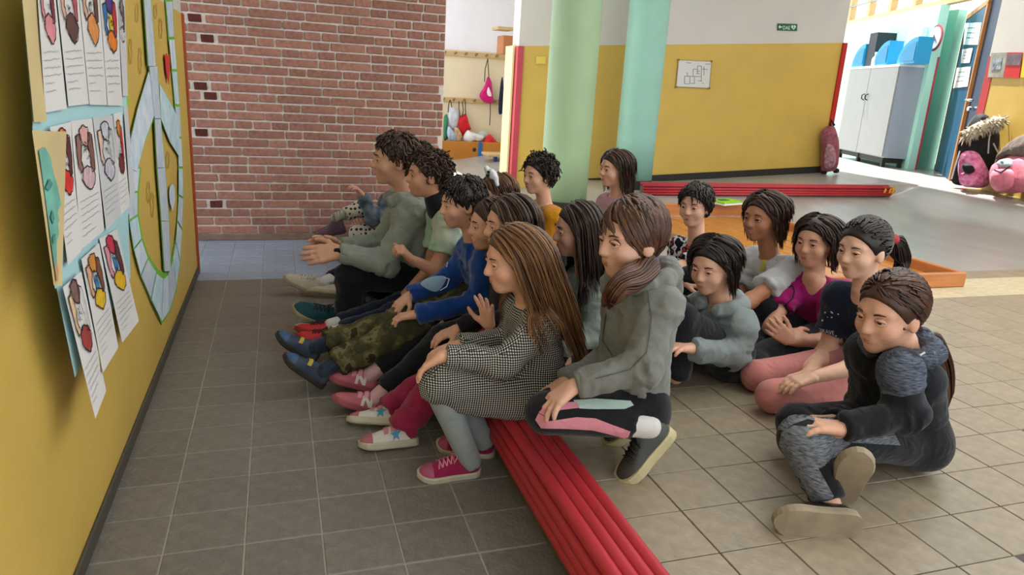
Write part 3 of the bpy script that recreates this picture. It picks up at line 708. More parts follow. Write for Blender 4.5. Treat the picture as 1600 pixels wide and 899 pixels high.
# ---- school bags by the right wall
pb = onfloor(1530, 296)
M_blackny = fabric('black_quilted_nylon', '#1b1d20', .25, .55, .3, 12)
coat = thing('coat', pb+nr*.0, 'black padded coat with fur hood draped over a school bag', 'coat')
dpt = pb+nr*.10
sack_at(0, 0, [(1486, 280), (1494, 250), (1498, 222), (1510, 196), (1530, 186), (1556, 196), (1566, 212), (1574, 232), (1566, 250), (1556, 262), (1545, 286), (1500, 290)], .24, M_blackny, 'coat_body', coat, dpt)
M_fur = fabric('pale_fur', '#a89c80', .4, 1, .8, 60, .5, col2='#ddd4bb')
fp = [onplane(u, v, dpt-np.array([.12, .13, 0]), CF*np.array([1, 1, 0])) for u, v in ((1508, 214), (1516, 208), (1524, 202), (1534, 198), (1546, 194), (1556, 190), (1566, 188))]
fb = MB(); fb.tube(fp, [.04, .06, .055, .06, .05, .06, .03], 10)
for i in range(220):
    a = random.random()*(len(fp)-1); k = int(a); p = np.array(fp[k])*(1-a+k)+np.array(fp[min(k+1, 6)])*(a-k); d = RNG.normal(size=3); d /= np.linalg.norm(d)
    fb.tube([p+d*.03, p+d*.07+np.array([0, 0, -.01]), p+d*.10+np.array([0, 0, -.03])], [.012, .009, .001], 3, caps=False)
fb.build('fur_trim', M_fur, coat, smooth=True)
sack_at(0, 0, [(1512, 200), (1526, 180), (1538, 178), (1548, 186), (1538, 196), (1522, 204)], .2, M_blackny, 'hood', coat, dpt-np.array([.05, .05, 0]))
for pts in ([(1548, 200), (1545, 222), (1544, 240)], [(1552, 224), (1560, 240), (1552, 262), (1546, 276)], [(1500, 236), (1492, 262), (1487, 280)]):
    MB().tube([onplane(u, v, dpt-np.array([.13, .14, 0]), CF*np.array([1, 1, 0])) for u, v in pts], .008, 5).build('piping', mat('grey_piping', '#b5b9bd', .4), coat)
bp_ = thing('school_bag', pb+nr*.3, 'pink patterned backpack under the black furred coat', 'school bag')
M_pinkpat = fabric('pink_patterned_nylon', '#b03a78', .4, .5, .1, 22, .1, col2='#e6a0c0')
dq = dpt-np.array([.15, .17, 0])
sack_at(0, 0, [(1498, 262), (1500, 244), (1510, 236), (1526, 238), (1536, 250), (1546, 272), (1545, 288), (1530, 294), (1504, 290), (1498, 280)], .2, M_pinkpat, 'bag_body', bp_, dq)
sack_at(0, 0, [(1500, 272), (1520, 270), (1534, 276), (1536, 290), (1520, 293), (1504, 290)], .14, M_pinkpat, 'front_pocket', bp_, dq-np.array([.07, .07, 0]))
sack_at(0, 0, [(1504, 258), (1516, 256), (1522, 266), (1514, 272), (1506, 268)], .1, M_blackny, 'mesh_pocket', bp_, dq-np.array([.10, .10, 0]))
pb2 = onfloor(1585, 303)
b2 = thing('school_bag', pb2, 'light pink backpack at the right edge of the photograph', 'school bag')
M_pk = fabric('light_pink_nylon', '#d9798c', .12, .5)
dq2 = R0+nr*.17
sack_at(0, 0, [(1552, 262), (1566, 250), (1582, 242), (1600, 242), (1616, 250), (1622, 290), (1600, 300), (1575, 302), (1552, 296)], .24, M_pk, 'bag_body', b2, dq2, -nr)
sack_at(0, 0, [(1552, 268), (1572, 262), (1584, 270), (1582, 290), (1566, 299), (1552, 294)], .16, M_pk, 'front_pocket', b2, dq2+nr*.11, -nr)
sack_at(0, 0, [(1560, 254), (1570, 248), (1582, 250), (1584, 262), (1566, 264)], .1, fabric('grey_lining', '#9fb0b4', .1, .6), 'open_lining', b2, dq2+nr*.09, -nr)
MB().tube([onplane(u, v, dq2+nr*.2, nr) for u, v in ((1554, 266), (1564, 270), (1578, 260))], .008, 5).build('zip', mat('mauve_zip', '#54303a', .5), b2)
jk = thing('coat', pb2+np.array([.1, .1, .3]), 'grey brown coat lying over the light pink backpack', 'coat')
sack_at(0, 0, [(1560, 252), (1574, 232), (1590, 218), (1612, 206), (1630, 220), (1626, 246), (1600, 246), (1580, 244)], .24, fabric('taupe_wool', '#6b5f55', .2), 'coat_body', jk, dq2-nr*.03, -nr)
# ================================================================== DRAWINGS ON THE LEFT WALL
def standoff(y): return .055*sstep(2.75, 1.85, y)
def sheet_fn(c, off, curl=0.0, near=0.0, wob=.004, seed=0):
    """paper taped to the left wall: corners TL,TR,BR,BL in pixels on the wall plane; returns f(s,t) -> world"""
    P = [onx(u, v, XW) for u, v in c]
    def f(s, t, e=0.0):
        p = (P[0]*(1-s)+P[1]*s)*(1-t)+(P[3]*(1-s)+P[2]*s)*t
        x = XW+off+curl*max(0, t-.55)**2*4+standoff(p[1])+wob*math.sin(s*3+t*4+seed)*.5+e
        return np.array([x, p[1]*x/XW, CAM_H+(p[2]-CAM_H)*x/XW])   # the sheet stands this far off the wall
    return f
def sheet(name, c, off, m, parent, ns=6, nt=9, **kw):
    f = sheet_fn(c, off, **kw)
    V = [f(i/ns, j/nt) for j in range(nt+1) for i in range(ns+1)]
    F = [(j*(ns+1)+i, j*(ns+1)+i+1, (j+1)*(ns+1)+i+1, (j+1)*(ns+1)+i) for j in range(nt) for i in range(ns)]
    return obj(name, V, [q[::-1] for q in F], m, parent, smooth=True), f
def patch(f, poly, e, m, name, par):
    """polygon in sheet coordinates laid on the sheet"""
    tri = tessellate_polygon([[Vector((a, b, 0)) for a, b in poly]])
    return obj(name, [f(a, b, e) for a, b in poly], [tuple(t) for t in tri], m, par)
def ribbon(f, pts, w, e, m, name, par):
    pts = np.asarray(pts, float); T = np.gradient(pts, axis=0); T /= np.linalg.norm(T, axis=1)[:, None]+1e-9; N_ = np.stack([-T[:, 1], T[:, 0]], 1)*w
    N_[:, 0] *= 1.7
    A = pts+N_; B = pts-N_; n = len(pts)
    return [f(a, b, e) for a, b in A]+[f(a, b, e) for a, b in B], [(i, i+1, n+i+1, n+i) for i in range(n-1)]
def jag(poly, amt, rnd, n=3):
    out = []
    for i in range(len(poly)):
        a, b = np.array(poly[i]), np.array(poly[(i+1) % len(poly)])
        for k in range(n):
            p = a+(b-a)*k/n; out.append(tuple(p+np.array([rnd.uniform(-amt, amt)*1.3, rnd.uniform(-amt, amt)*.7])))
    return out
M_sheet = mat('drawing_paper', '#d8d5d0', .8, .03, 5); M_sheet2 = mat('grey_drawing_paper', '#c6c6c6', .8, .03, 5)
M_ltblue = mat('light_blue_card', '#a9cfd3', .8, .03, 4); M_tan = mat('tan_card', '#c9b482', .8, .05, 5); M_outline = mat('marker_outline', '#2a2022', .7); M_pencil = mat('pencil_line', '#a3a3a8', .8)
def crayon(c): return mat('crayon_'+c.strip('#'), c, .8, .22, 40)
def drawing(label, c, cols, seed, off=.022, y0=.08, y1=.55, kw=None, text=True, white=None):
    rnd = random.Random(seed); kw = kw or {}
    base = onx(*c[3], XW)
    t = thing('drawing', base, label, 'drawing', 'portrait drawings on the yellow wall')
    sh_, f = sheet('sheet', c, off, white or M_sheet, t, seed=seed, **kw)
    H_ = y1-y0
    S = lambda pts: [(a, y0+b*H_) for a, b in pts]
    parts = [('left', [(.14, .12), (.34, .10), (.36, .3), (.28, .5), (.36, .62), (.26, .7), (.16, .55)]),
             ('right', [(.66, .08), (.84, .14), (.88, .45), (.86, .72), (.72, .74), (.7, .5), (.62, .3)]),
             ('top', [(.32, .02), (.5, -.03), (.68, .02), (.72, .2), (.58, .32), (.42, .26), (.3, .14)]),
             ('bottom', [(.34, .66), (.52, .60), (.76, .68), (.86, .82), (.78, .96), (.6, 1.02), (.42, .92), (.28, .8)]),
             ('mid', [(.40, .34), (.58, .36), (.64, .52), (.60, .64), (.46, .6)])]
    for (nm, poly), cc in zip(parts, cols):
        if not cc: 
            continue
        pj = jag(S(poly), .014, rnd); patch(f, pj, .0025, crayon(cc), 'crayon_area', t)
    V, F = [], []
    for nm, poly in parts[:4]:
        pj = jag(S(poly), .01, rnd, 4); v, fc = ribbon(f, pj+[pj[0]], .0055, .004, None, '', None); n = len(V); V += v; F += [tuple(i+n for i in q) for q in fc]
    for k in range(5):
        a, b = rnd.uniform(.36, .6), rnd.uniform(.25, .6); pts = [(a+.03*i+rnd.uniform(-.03, .03), y0+(b+.03*math.sin(i*1.7+k))*H_) for i in range(5)]
        v, fc = ribbon(f, pts, .004, .004, None, '', None); n = len(V); V += v; F += [tuple(i+n for i in q) for q in fc]
    obj('outline', V, F, M_outline, t)
    if text:
        V, F = [], []
        for k in range(6):
            b = y1+.06+k*.055
            if b > .93: break
            x1 = .9 if k < 4 else rnd.uniform(.4, .7); pts = [(.12+(x1-.12)*i/14, b+rnd.uniform(-.006, .006)) for i in range(15)]
            v, fc = ribbon(f, pts, .0026, .0035, None, '', None); n = len(V); V += v; F += [tuple(i+n for i in q) for q in fc]
        obj('handwriting', V, F, M_pencil, t)
    return t
# light blue backing cards, one behind each row
def plain(name, label, cat, c, off, m, **kw):
    t = thing(name, onx(*c[3], XW), label, cat); sheet('sheet', c, off, m, t, **kw); return t
plain('backing_card', 'light blue backing card behind the top row of drawings', 'card', [(30, -40), (186, -60), (199, 178), (52, 206)], .012, M_ltblue, near=.05)
plain('backing_card', 'light blue backing card behind the middle row of drawings', 'card', [(50, 197), (198, 168), (204, 332), (86, 452)], .010, M_ltblue, near=.05)
plain('backing_card', 'light blue backing card behind the bottom row of drawings', 'card', [(86, 440), (200, 326), (204, 434), (117, 590)], .008, M_ltblue, near=.045)
plain('tan_strip', 'tan card strip at the left edge of the top row', 'card', [(32, -30), (58, -32), (73, 190), (53, 191)], .02, M_tan, near=.06)
A = [(55.6, -50), (82, -52), (104.5, 170), (71, 176)]
drawing('portrait with pink and dark red bands beside the tan strip', A, ['#d98a92', '#7d2a38', None, '#d7868c', None], 1, y0=-.1+.1, y1=.52, kw=dict(near=.03))
drawing('portrait with a dark brown lower shape in the top row', [(84, -52), (118, -55), (139, 162.5), (107, 166)], ['#d8a58c', '#b4505a', '#b5a9a6', '#5f3a36', None], 2, y0=.0, y1=.54)
drawing('portrait with an orange lower shape and pink top in the top row', [(119, -55), (151, -58), (168, 164.5), (140, 163.5)], ['#d8a184', '#6d3a34', '#cf7d88', '#d98a4a', None], 3, y0=.0, y1=.56)
drawing('blue, yellow and red portrait with purple top in the top row', [(152, -58), (181, -60), (191.5, 165), (168.5, 165)], ['#2d6ba0', '#b8202c', '#4a2f7c', '#d9761f', '#dfb51c'], 4, y0=.24, y1=.62)
drawing('partly hidden brown pencil drawing at the right end of the top row', [(181, -60), (193, -62), (200, 150), (192, 150)], [None, '#6b5a52', '#8a7a70', None, None], 5, y0=.3, y1=.6, text=False, white=M_sheet2)
plain('green_card', 'bright green card edge right of the top row', 'card', [(188, 100), (198, 98), (201, 168), (192, 170)], .012, mat('bright_green_card', '#7cc23a', .8))
drawing('portrait with red lower shape half covered by the tan sheet', [(78, 199), (112, 190), (127, 392), (106, 415)], [None, '#5d2a2a', '#d98a3a', '#cf2a22', None], 6, y0=.04, y1=.52)
drawing('brown banded portrait with a pale pink lower shape', [(111, 189), (146, 185), (163, 360), (127, 390)], ['#8a6258', '#7d5348', '#d9a29a', '#c9a9ab', None], 7, y0=.06, y1=.58)
drawing('pale outline portrait with a lilac grey lower shape', [(145, 184), (178, 180), (189, 337), (166, 360)], ['#d8b6a4', None, '#b9bcc2', '#b9b4bd', None], 8, y0=.06, y1=.6, white=M_sheet2)
drawing('portrait with orange top and maroon lower shape', [(177, 178), (190, 175), (203, 322), (188, 338)], [None, '#c01f2a', '#c9772c', '#6b2426', None], 9, y0=.08, y1=.62)
plain('grey_sheet', 'narrow grey sheet at the right end of the middle row', 'drawing', [(193, 166), (199, 165), (211, 300), (203, 308)], .014, M_sheet2)
drawing('bottom row portrait with red brown lower shape and torn long tail', [(98, 449), (127, 424), (166, 611), (149, 655)], ['#d6b48c', None, '#7d5a55', '#9c3a34', None], 10, y0=.02, y1=.56, off=.026, kw=dict(curl=.02))
drawing('bottom row portrait with orange top and yellow lower shape', [(127, 405), (155, 380), (185, 543), (161, 583)], ['#d8a27c', '#7a4636', '#cf8a3c', '#dcb21a', '#4c7fa6'], 11, y0=.04, y1=.52, off=.022, kw=dict(curl=.02))
drawing('bottom row portrait with crimson top and yellow lower shape', [(155, 373), (183, 358), (217, 502), (191, 536)], ['#d88c9c', '#5a3030', '#c32a4a', '#dcae14', '#3c6f9c'], 12, y0=.03, y1=.56, off=.018, kw=dict(curl=.02))
# tan sheet with a green face in profile
tp = thing('profile_picture', onx(84, 446, XW), 'tan sheet with a sea green face in profile', 'drawing')
s_, f = sheet('sheet', [(50, 204), (104, 206), (97, 447), (84, 446)], .032, M_tan, tp)
M_sea = mat('sea_green_crayon', '#6fae9c', .8, .25, 12); M_sead = mat('dark_sea_green', '#4c8a80', .8, .2, 14)
patch(f, [(.12, .12), (.3, .10), (.45, .16), (.55, .28), (.66, .34), (.85, .48), (.72, .5), (.66, .53), (.74, .58), (.66, .6), (.72, .66), (.55, .72), (.5, .85), (.3, .9), (.2, .7)], .003, M_sea, 'crayon_face', tp)
for poly in ([(.2, .36), (.38, .30), (.5, .34), (.34, .38)], [(.3, .55), (.42, .5), (.5, .56), (.4, .6)], [(.3, .68), (.5, .66), (.48, .7), (.32, .73)]): patch(f, poly, .005, M_sead, 'crayon_shade', tp)
patch(f, [(.3, .88), (.5, .83), (.62, .9), (.56, .97), (.36, .97)], .003, mat('brick_crayon', '#b98a5c', .8, .2, 20), 'crayon_collar', tp)

# ---- peace sign of coloured paper
M_ps = [mat('pale_blue_paper', '#b4c7d6', .8, .25, 14, col2='#d8dde2'), mat('pale_grey_paper', '#c9ccd2', .8, .25, 14, col2='#aebccb'), mat('aqua_paper', '#9fc4cf', .8, .25, 14, col2='#cfdbe0')]
M_pgreen = mat('leaf_green_paper', '#6fb336', .8, .1, 10)
peace = thing('peace_sign', onx(253, 505, XW), 'large peace sign collage of pale blue and green paper', 'wall decoration')
def flat(px, off, m, name, par, th=.002):
    P = [onx(u, v, XW) for u, v in px]; P = [CAMPOS+(p-CAMPOS)*((XW+off)/XW) for p in P]; k = len(P)
    Q = [p+np.array([-th, 0, 0]) for p in P]
    tri = [tuple(t) for t in tessellate_polygon([[Vector((p[1], p[2], 0)) for p in P]])]
    return obj(name, P+Q, tri+[tuple(i+k for i in t)[::-1] for t in tri]+[(i, (i+1) % k, k+(i+1) % k, k+i) for i in range(k)], m, par)
ring_out = [(205, 262), (201, 300), (202, 345), (209, 390), (220, 432), (236, 470), (253, 507), (266, 488), (276, 452), (282, 410), (285, 360), (287, 310), (286, 262), (284, 215), (281, 165), (277, 110), (273, 60), (270, 0), (268, -40)]
ring_in = [(221, 262), (217, 300), (217, 335), (223, 372), (233, 400), (246, 420), (256, 426), (263, 420), (270, 400), (274, 375), (277, 345), (279, 305), (279, 262), (277, 215), (273, 165), (268, 110), (263, 60), (258, 0), (256, -40)]
rnd = random.Random(5)
for i in range(len(ring_out)-1):
    a, b, c, d = map(np.array, (ring_out[i], ring_out[i+1], ring_in[i+1], ring_in[i])); g = .06
    flat([a, b, c, d], .006, M_pgreen, 'green_backing', peace)
    a2, b2 = a*(1-g)+d*g, b*(1-g)+c*g; c2, d2 = c*(.86)+b*.14, d*.86+a*.14
    sh2 = (b2-a2)*.04; flat([a2+sh2, b2-sh2, c2-sh2, d2+sh2], .010+.002*(i % 2), M_ps[i % 3], 'paper_segment', peace)
for px, m in (([(223, -40), (233, -40), (243.5, 103), (232.5, 103)], 1), ([(234, 104), (246, 104), (251, 185), (242.5, 185)], 1), ([(242.5, 186), (251, 186), (258, 262), (246.5, 262)], 1), ([(246.5, 263), (258, 263), (264, 345), (253, 345)], 1), ([(253, 346), (264, 346), (267, 424), (258, 424)], 1)):
    flat([(u-1.5, v) if k in (0, 3) else (u+.5, v) for k, (u, v) in enumerate(px)], .012, M_pgreen, 'green_backing', peace); flat(px, .016, M_ps[m], 'paper_segment', peace)
for px, m in (([(233, 112), (241, 150), (242, 178), (226, 222), (214, 268), (204, 262), (205, 218), (216, 170)], 0), ([(250, 132), (262, 152), (280, 188), (281, 246), (266, 222), (252, 186)], 2)):
    c = np.mean(px, 0); flat([c+(np.array(p)-c)*np.array([1.12, 1.05]) for p in px], .007, M_pgreen, 'green_backing', peace); flat(px, .013, M_ps[m], 'paper_segment', peace)
M_heart = mat('red_heart_paper', '#c8342a', .8)
o = flat([(258, 88), (260, 83), (262.5, 88), (264.5, 84), (266, 95), (265.5, 112), (264, 132), (260, 112)], .012, M_heart, 'paper_heart', None); tag(o, 'small red paper heart inside the peace sign', 'wall decoration')
o = flat([(266, 292), (270, 287), (273, 294), (273.5, 312), (270, 330), (266.5, 318), (265, 304)], .012, M_ps[0], 'paper_oval', None); tag(o, 'small pale blue paper oval inside the peace sign', 'wall decoration')
# pencil hands drawn on the wall inside the sign
for k, (u, v, h) in enumerate([(204, 80, 40), (219, 95, 42), (214, 20, 30), (243, 18, 22), (251, 45, 32), (238, 320, 40), (232, 300, 34), (262, 250, 26)]):
    pts = [(u+2.2*math.sin(t)+(.8 if i % 2 else -.6), v+h/2*math.cos(t)) for i, t in enumerate(np.linspace(0, 2*math.pi, 15))]
    V, F = ribbon(lambda a, b, e: CAMPOS+(onx(a, b, XW)-CAMPOS)*((XW+.003)/XW), pts, .22, 0, None, '', None)
    o = obj('pencil_hand', V, F, mat('faint_pencil', '#b08a2a', .8)); tag(o, 'faint pencil hand outline on the yellow wall, '+['left of the peace sign, upper of two', 'beside the upper peace sign bar', 'topmost left of the bar', 'high between bar and ring', 'just above the red heart', 'low inside the ring, right of its pair', 'low inside the ring, left of its pair', 'right of the bar below the heart'][k], 'drawing', 'pencil hands on the wall')
# ================================================================== PEOPLE: implicit surfaces meshed with surface nets
def nrm(v): v = np.asarray(v, float); return v/(np.linalg.norm(v)+1e-12)
class Field:
    def __init__(s, k=.03): s.p = []; s.k = k
    def cone(s, a, b, ra, rb, cut=None, k=None, flat=None):
        """tapered capsule; cut = (point, normal): keep the side the normal points away from"""
        s.p.append(('c', np.asarray(a, float), np.asarray(b, float), float(ra), float(rb), cut, k, flat)); return s
    def ell(s, c, R, r, k=None, cut=None): s.p.append(('e', np.asarray(c, float), np.asarray(R, float), np.asarray(r, float), None, cut, k, None)); return s
    def sub(s, c, r, k=.01): s.p.append(('s', np.asarray(c, float), None, float(r), None, None, k, None)); return s
    def mesh(s, h, clip=None):
        lo = np.full(3, 1e9); hi = -lo
        for q in s.p:
            if q[0] == 'c': m = max(q[3], q[4]); l = np.minimum(q[1], q[2])-m; u = np.maximum(q[1], q[2])+m
            elif q[0] == 'e': m = q[3].max(); l = q[1]-m; u = q[1]+m
            else: continue
            lo = np.minimum(lo, l); hi = np.maximum(hi, u)
        lo -= 3*h; hi += 3*h
        n = np.ceil((hi-lo)/h).astype(int)+1
        ax = [lo[i]+h*np.arange(n[i]) for i in range(3)]
        G = np.full(n, .2, np.float32)
        for q in s.p:
            k = q[6] or s.k
            if q[0] == 'c': m = max(q[3], q[4]); l = np.minimum(q[1], q[2])-m; u = np.maximum(q[1], q[2])+m
            elif q[0] == 'e': m = q[3].max(); l = q[1]-m; u = q[1]+m
            else: l = q[1]-q[3]; u = q[1]+q[3]
            l = l-k-2*h; u = u+k+2*h
            i0 = np.maximum(np.floor((l-lo)/h).astype(int), 0); i1 = np.minimum(np.ceil((u-lo)/h).astype(int)+1, n)
            if (i1 <= i0).any(): continue
            sl = tuple(slice(i0[i], i1[i]) for i in range(3))
            X = ax[0][sl[0]].astype(np.float32)[:, None, None]; Y = ax[1][sl[1]].astype(np.float32)[None, :, None]; Z = ax[2][sl[2]].astype(np.float32)[None, None, :]
            if q[0] == 'c':
                a, b = q[1], q[2]; d = b-a; L2 = max(d@d, 1e-9)
                px, py, pz = X-a[0], Y-a[1], Z-a[2]
                t = np.clip((px*d[0]+py*d[1]+pz*d[2])/L2, 0, 1)
                dx, dy, dz = px-t*d[0], py-t*d[1], pz-t*d[2]
                if q[7] is not None:     # flatten across a direction
                    fd, ff = q[7]; w = dx*fd[0]+dy*fd[1]+dz*fd[2]; w2 = w*(ff-1); dx, dy, dz = dx+w2*fd[0], dy+w2*fd[1], dz+w2*fd[2]
                D = np.sqrt(dx*dx+dy*dy+dz*dz)-(q[3]+(q[4]-q[3])*t)
            elif q[0] == 'e':
                c, R, r = q[1], q[2], q[3]; P = [(X-c[0])*R[i][0]+(Y-c[1])*R[i][1]+(Z-c[2])*R[i][2] for i in range(3)]
                k0 = np.sqrt(sum((P[i]/r[i])**2 for i in range(3))); k1 = np.sqrt(sum((P[i]/r[i]**2)**2 for i in range(3)))+1e-6
                D = k0*(k0-1)/k1
            else:
                c = q[1]; D = np.sqrt((X-c[0])**2+(Y-c[1])**2+(Z-c[2])**2)-q[3]
                g = G[sl]; hh = np.clip(.5-.5*(D+g)/k, 0, 1); G[sl] = g+(-D-g)*hh+k*hh*(1-hh); continue
            if q[5] is not None:
                for cp, cn in (q[5] if isinstance(q[5], list) else [q[5]]):
                    cn = nrm(cn); D = np.maximum(D, (X-cp[0])*cn[0]+(Y-cp[1])*cn[1]+(Z-cp[2])*cn[2])
            g = G[sl]; hh = np.clip(.5+.5*(D-g)/k, 0, 1); G[sl] = D*(1-hh)+g*hh-k*hh*(1-hh)
        if clip:
            X, Y, Z = ax[0].astype(np.float32)[:, None, None], ax[1].astype(np.float32)[None, :, None], ax[2].astype(np.float32)[None, None, :]
            for cp, cn in clip:
                cn = nrm(cn); G = np.maximum(G, (X-cp[0])*cn[0]+(Y-cp[1])*cn[1]+(Z-cp[2])*cn[2])
        return surface_nets(G, lo, h)
def surface_nets(G, lo, h):
    S = G < 0; n = G.shape
    c = np.zeros(tuple(m-1 for m in n), np.int8)
    for i in (0, 1):
        for j in (0, 1):
            for k in (0, 1): c += S[i:n[0]-1+i, j:n[1]-1+j, k:n[2]-1+k]
    act = (c > 0) & (c < 8); idx = np.full(act.shape, -1, np.int64); I = np.argwhere(act)
    idx[act] = np.arange(len(I))
    acc = np.zeros((len(I), 3)); cnt = np.zeros(len(I))
    corners = [(i, j, k) for i in (0, 1) for j in (0, 1) for k in (0, 1)]
    for a in corners:
        for ax in range(3):
            if a[ax]: continue
            b = list(a); b[ax] = 1
            va = G[I[:, 0]+a[0], I[:, 1]+a[1], I[:, 2]+a[2]]; vb = G[I[:, 0]+b[0], I[:, 1]+b[1], I[:, 2]+b[2]]
            m = (va < 0) != (vb < 0); t = np.where(m, va/np.where(m, va-vb, 1), 0)
            p = np.array(a, float)[None, :]+np.zeros((len(I), 3)); p[:, ax] += t
            acc[m] += p[m]; cnt[m] += 1
    V = lo+h*(I+acc/np.maximum(cnt, 1)[:, None])
    F = []
    for ax in range(3):
        sl0 = [slice(1, m-1) for m in n]; sl1 = list(sl0); sl0[ax] = slice(0, n[ax]-1); sl1[ax] = slice(1, n[ax])
        A, B = S[tuple(sl0)], S[tuple(sl1)]
        E_ = np.argwhere(A != B)
        if not len(E_): continue
        flip = A[E_[:, 0], E_[:, 1], E_[:, 2]]
        off = np.array([1, 1, 1]); off[ax] = 0; E_ = E_+off
        u, v = (ax+1) % 3, (ax+2) % 3
        def cell(du, dv):
            q = E_.copy(); q[:, u] -= du; q[:, v] -= dv
            return idx[q[:, 0], q[:, 1], q[:, 2]]
        Q = np.stack([cell(0, 0), cell(1, 0), cell(1, 1), cell(0, 1)], 1)
        Q[~flip] = Q[~flip][:, ::-1]
        F.append(Q)
    F = np.concatenate(F); F = F[(F >= 0).all(1)]
    return V, F
def vnormals(V, F):
    n = np.cross(V[F[:, 2]]-V[F[:, 0]], V[F[:, 3]]-V[F[:, 1]]) if F.shape[1] == 4 else np.cross(V[F[:, 1]]-V[F[:, 0]], V[F[:, 2]]-V[F[:, 0]])
    N_ = np.zeros_like(V)
    for k in range(F.shape[1]): np.add.at(N_, F[:, k], n)
    return N_/(np.linalg.norm(N_, axis=1)[:, None]+1e-12)
def relax(V, F, it=2, lam=.5):
    for _ in range(it):
        A = np.zeros_like(V); c = np.zeros(len(V))
        k = F.shape[1]
        for i in range(k):
            np.add.at(A, F[:, i], V[F[:, (i+1) % k]]); np.add.at(c, F[:, i], 1)
            np.add.at(A, F[:, i], V[F[:, i-1]]); np.add.at(c, F[:, i], 1)
        V = V+(A/np.maximum(c, 1)[:, None]-V)*lam
    return V
def wrinkle(V, F, segs, amp, freq=38.0, seed=0.0):
    """folds that run around the limb, strongest near the joints; segs = [(a,b,weight)]"""
    best = np.full(len(V), 1e9); S_ = np.zeros(len(V)); AX = np.zeros_like(V); RD = np.zeros_like(V); J_ = np.zeros(len(V)); W_ = np.zeros(len(V))
    for a, b, w in segs:
        d = b-a; L = np.linalg.norm(d); d = d/L; r = V-a; t = np.clip(r@d, 0, L); q = r-np.outer(t, d); dist = np.linalg.norm(q, axis=1); m = dist < best
        best[m] = dist[m]; S_[m] = t[m]+L*3.1*seed; AX[m] = d; RD[m] = q[m]/(dist[m][:, None]+1e-6); e = np.minimum(t, L-t)[m]; J_[m] = np.exp(-(e/.07)**2); W_[m] = w
    Nn = vnormals(V, F)
    q = AX*(S_*freq)[:, None]+RD*.9+seed*7.3+V*4
    q2 = AX*(S_*freq*.4)[:, None]+RD*.8+seed*3.1+V*5
    n1 = 1-np.abs(vnoise(q)*2-1); n2 = vnoise(q2)-.5
    d = amp*.78*W_*((n1-.55)*(.3+1.0*J_)+n2*1.2)
    return V+Nn*d[:, None]

SKIN = {}
def skin_mat(c):
    if c not in SKIN:
        m = mat('skin_'+c.strip('#'), c, .5, .06, 30, .06, 300, .4); b = m.node_tree.nodes['Principled BSDF']
        b.inputs['Subsurface Weight'].default_value = .12; b.inputs['Subsurface Radius'].default_value = (.02, .008, .005); b.inputs['Subsurface Scale'].default_value = .4
        SKIN[c] = m
    return SKIN[c]
def hair_mat(c, c2):
    nm = 'hair_'+c.strip('#')+c2.strip('#')
    if nm in MATS: return MATS[nm]
    m = bpy.data.materials.new(nm); m.use_nodes = True; N = m.node_tree.nodes; L = m.node_tree.links; b = N['Principled BSDF']
    at = N.new('ShaderNodeAttribute'); at.attribute_name = 'shade'
    rp = N.new('ShaderNodeValToRGB'); rp.color_ramp.elements[0].color = srgb(c); rp.color_ramp.elements[1].color = srgb(c2)
    L.new(at.outputs['Fac'], rp.inputs['Fac']); L.new(rp.outputs['Color'], b.inputs['Base Color'])
    b.inputs['Roughness'].default_value = .42; b.inputs['Specular IOR Level'].default_value = .45; b.inputs['Anisotropic'].default_value = .5
    MATS[nm] = m; return m

def hand_field(F_, wr, d, n, side, k, curl=.35, spread=.18, thumb=.7, fingers=None):
    """wr wrist, d finger direction, n palm normal (out of the palm); side +1 left hand, -1 right"""
    d = nrm(d); n = nrm(n-d*(n@d)); t = nrm(np.cross(n, d))*side      # t points to the thumb side
    s = k*.98
    for i in range(4):
        o = (1.5-i)*.0165*s
        kn = wr+d*(.062-.004*abs(i-1.2))*s+t*o*1.0
        F_.cone(wr+t*o*.55+d*.004, kn, .0135*s, .0105*s, k=.012*s)
        ln = [.056, .063, .058, .045][i]*s; dirr = nrm(d+t*(1.5-i)*spread*.5); p = kn; a = 0.0
        cu = curl if fingers is None else fingers[i]
        for sgm, fr in enumerate((.45, .31, .24)):
            a += cu*(.75 if sgm == 0 else 1.0); q = nrm(dirr*math.cos(a)+n*math.sin(a)); e = p+q*ln*fr
            r0, r1 = [(.0083, .0076), (.0076, .0068), (.0068, .0058)][sgm]
            F_.cone(p, e, r0*s, r1*s, k=.004*s); p = e
    p = wr+d*.012*s+t*.018*s+n*.006*s; a = nrm(d*.62+t*thumb+n*.35); q = p+a*.034*s; F_.cone(p, q, .0125*s, .0098*s, k=.012*s)
    b = nrm(d*.85+t*thumb*.55+n*.3); e = q+b*.026*s; F_.cone(q, e, .0092*s, .008*s, k=.004*s)
    F_.cone(e, e+nrm(d+t*.2+n*.25*thumb)*.021*s, .008*s, .0062*s, k=.004*s)

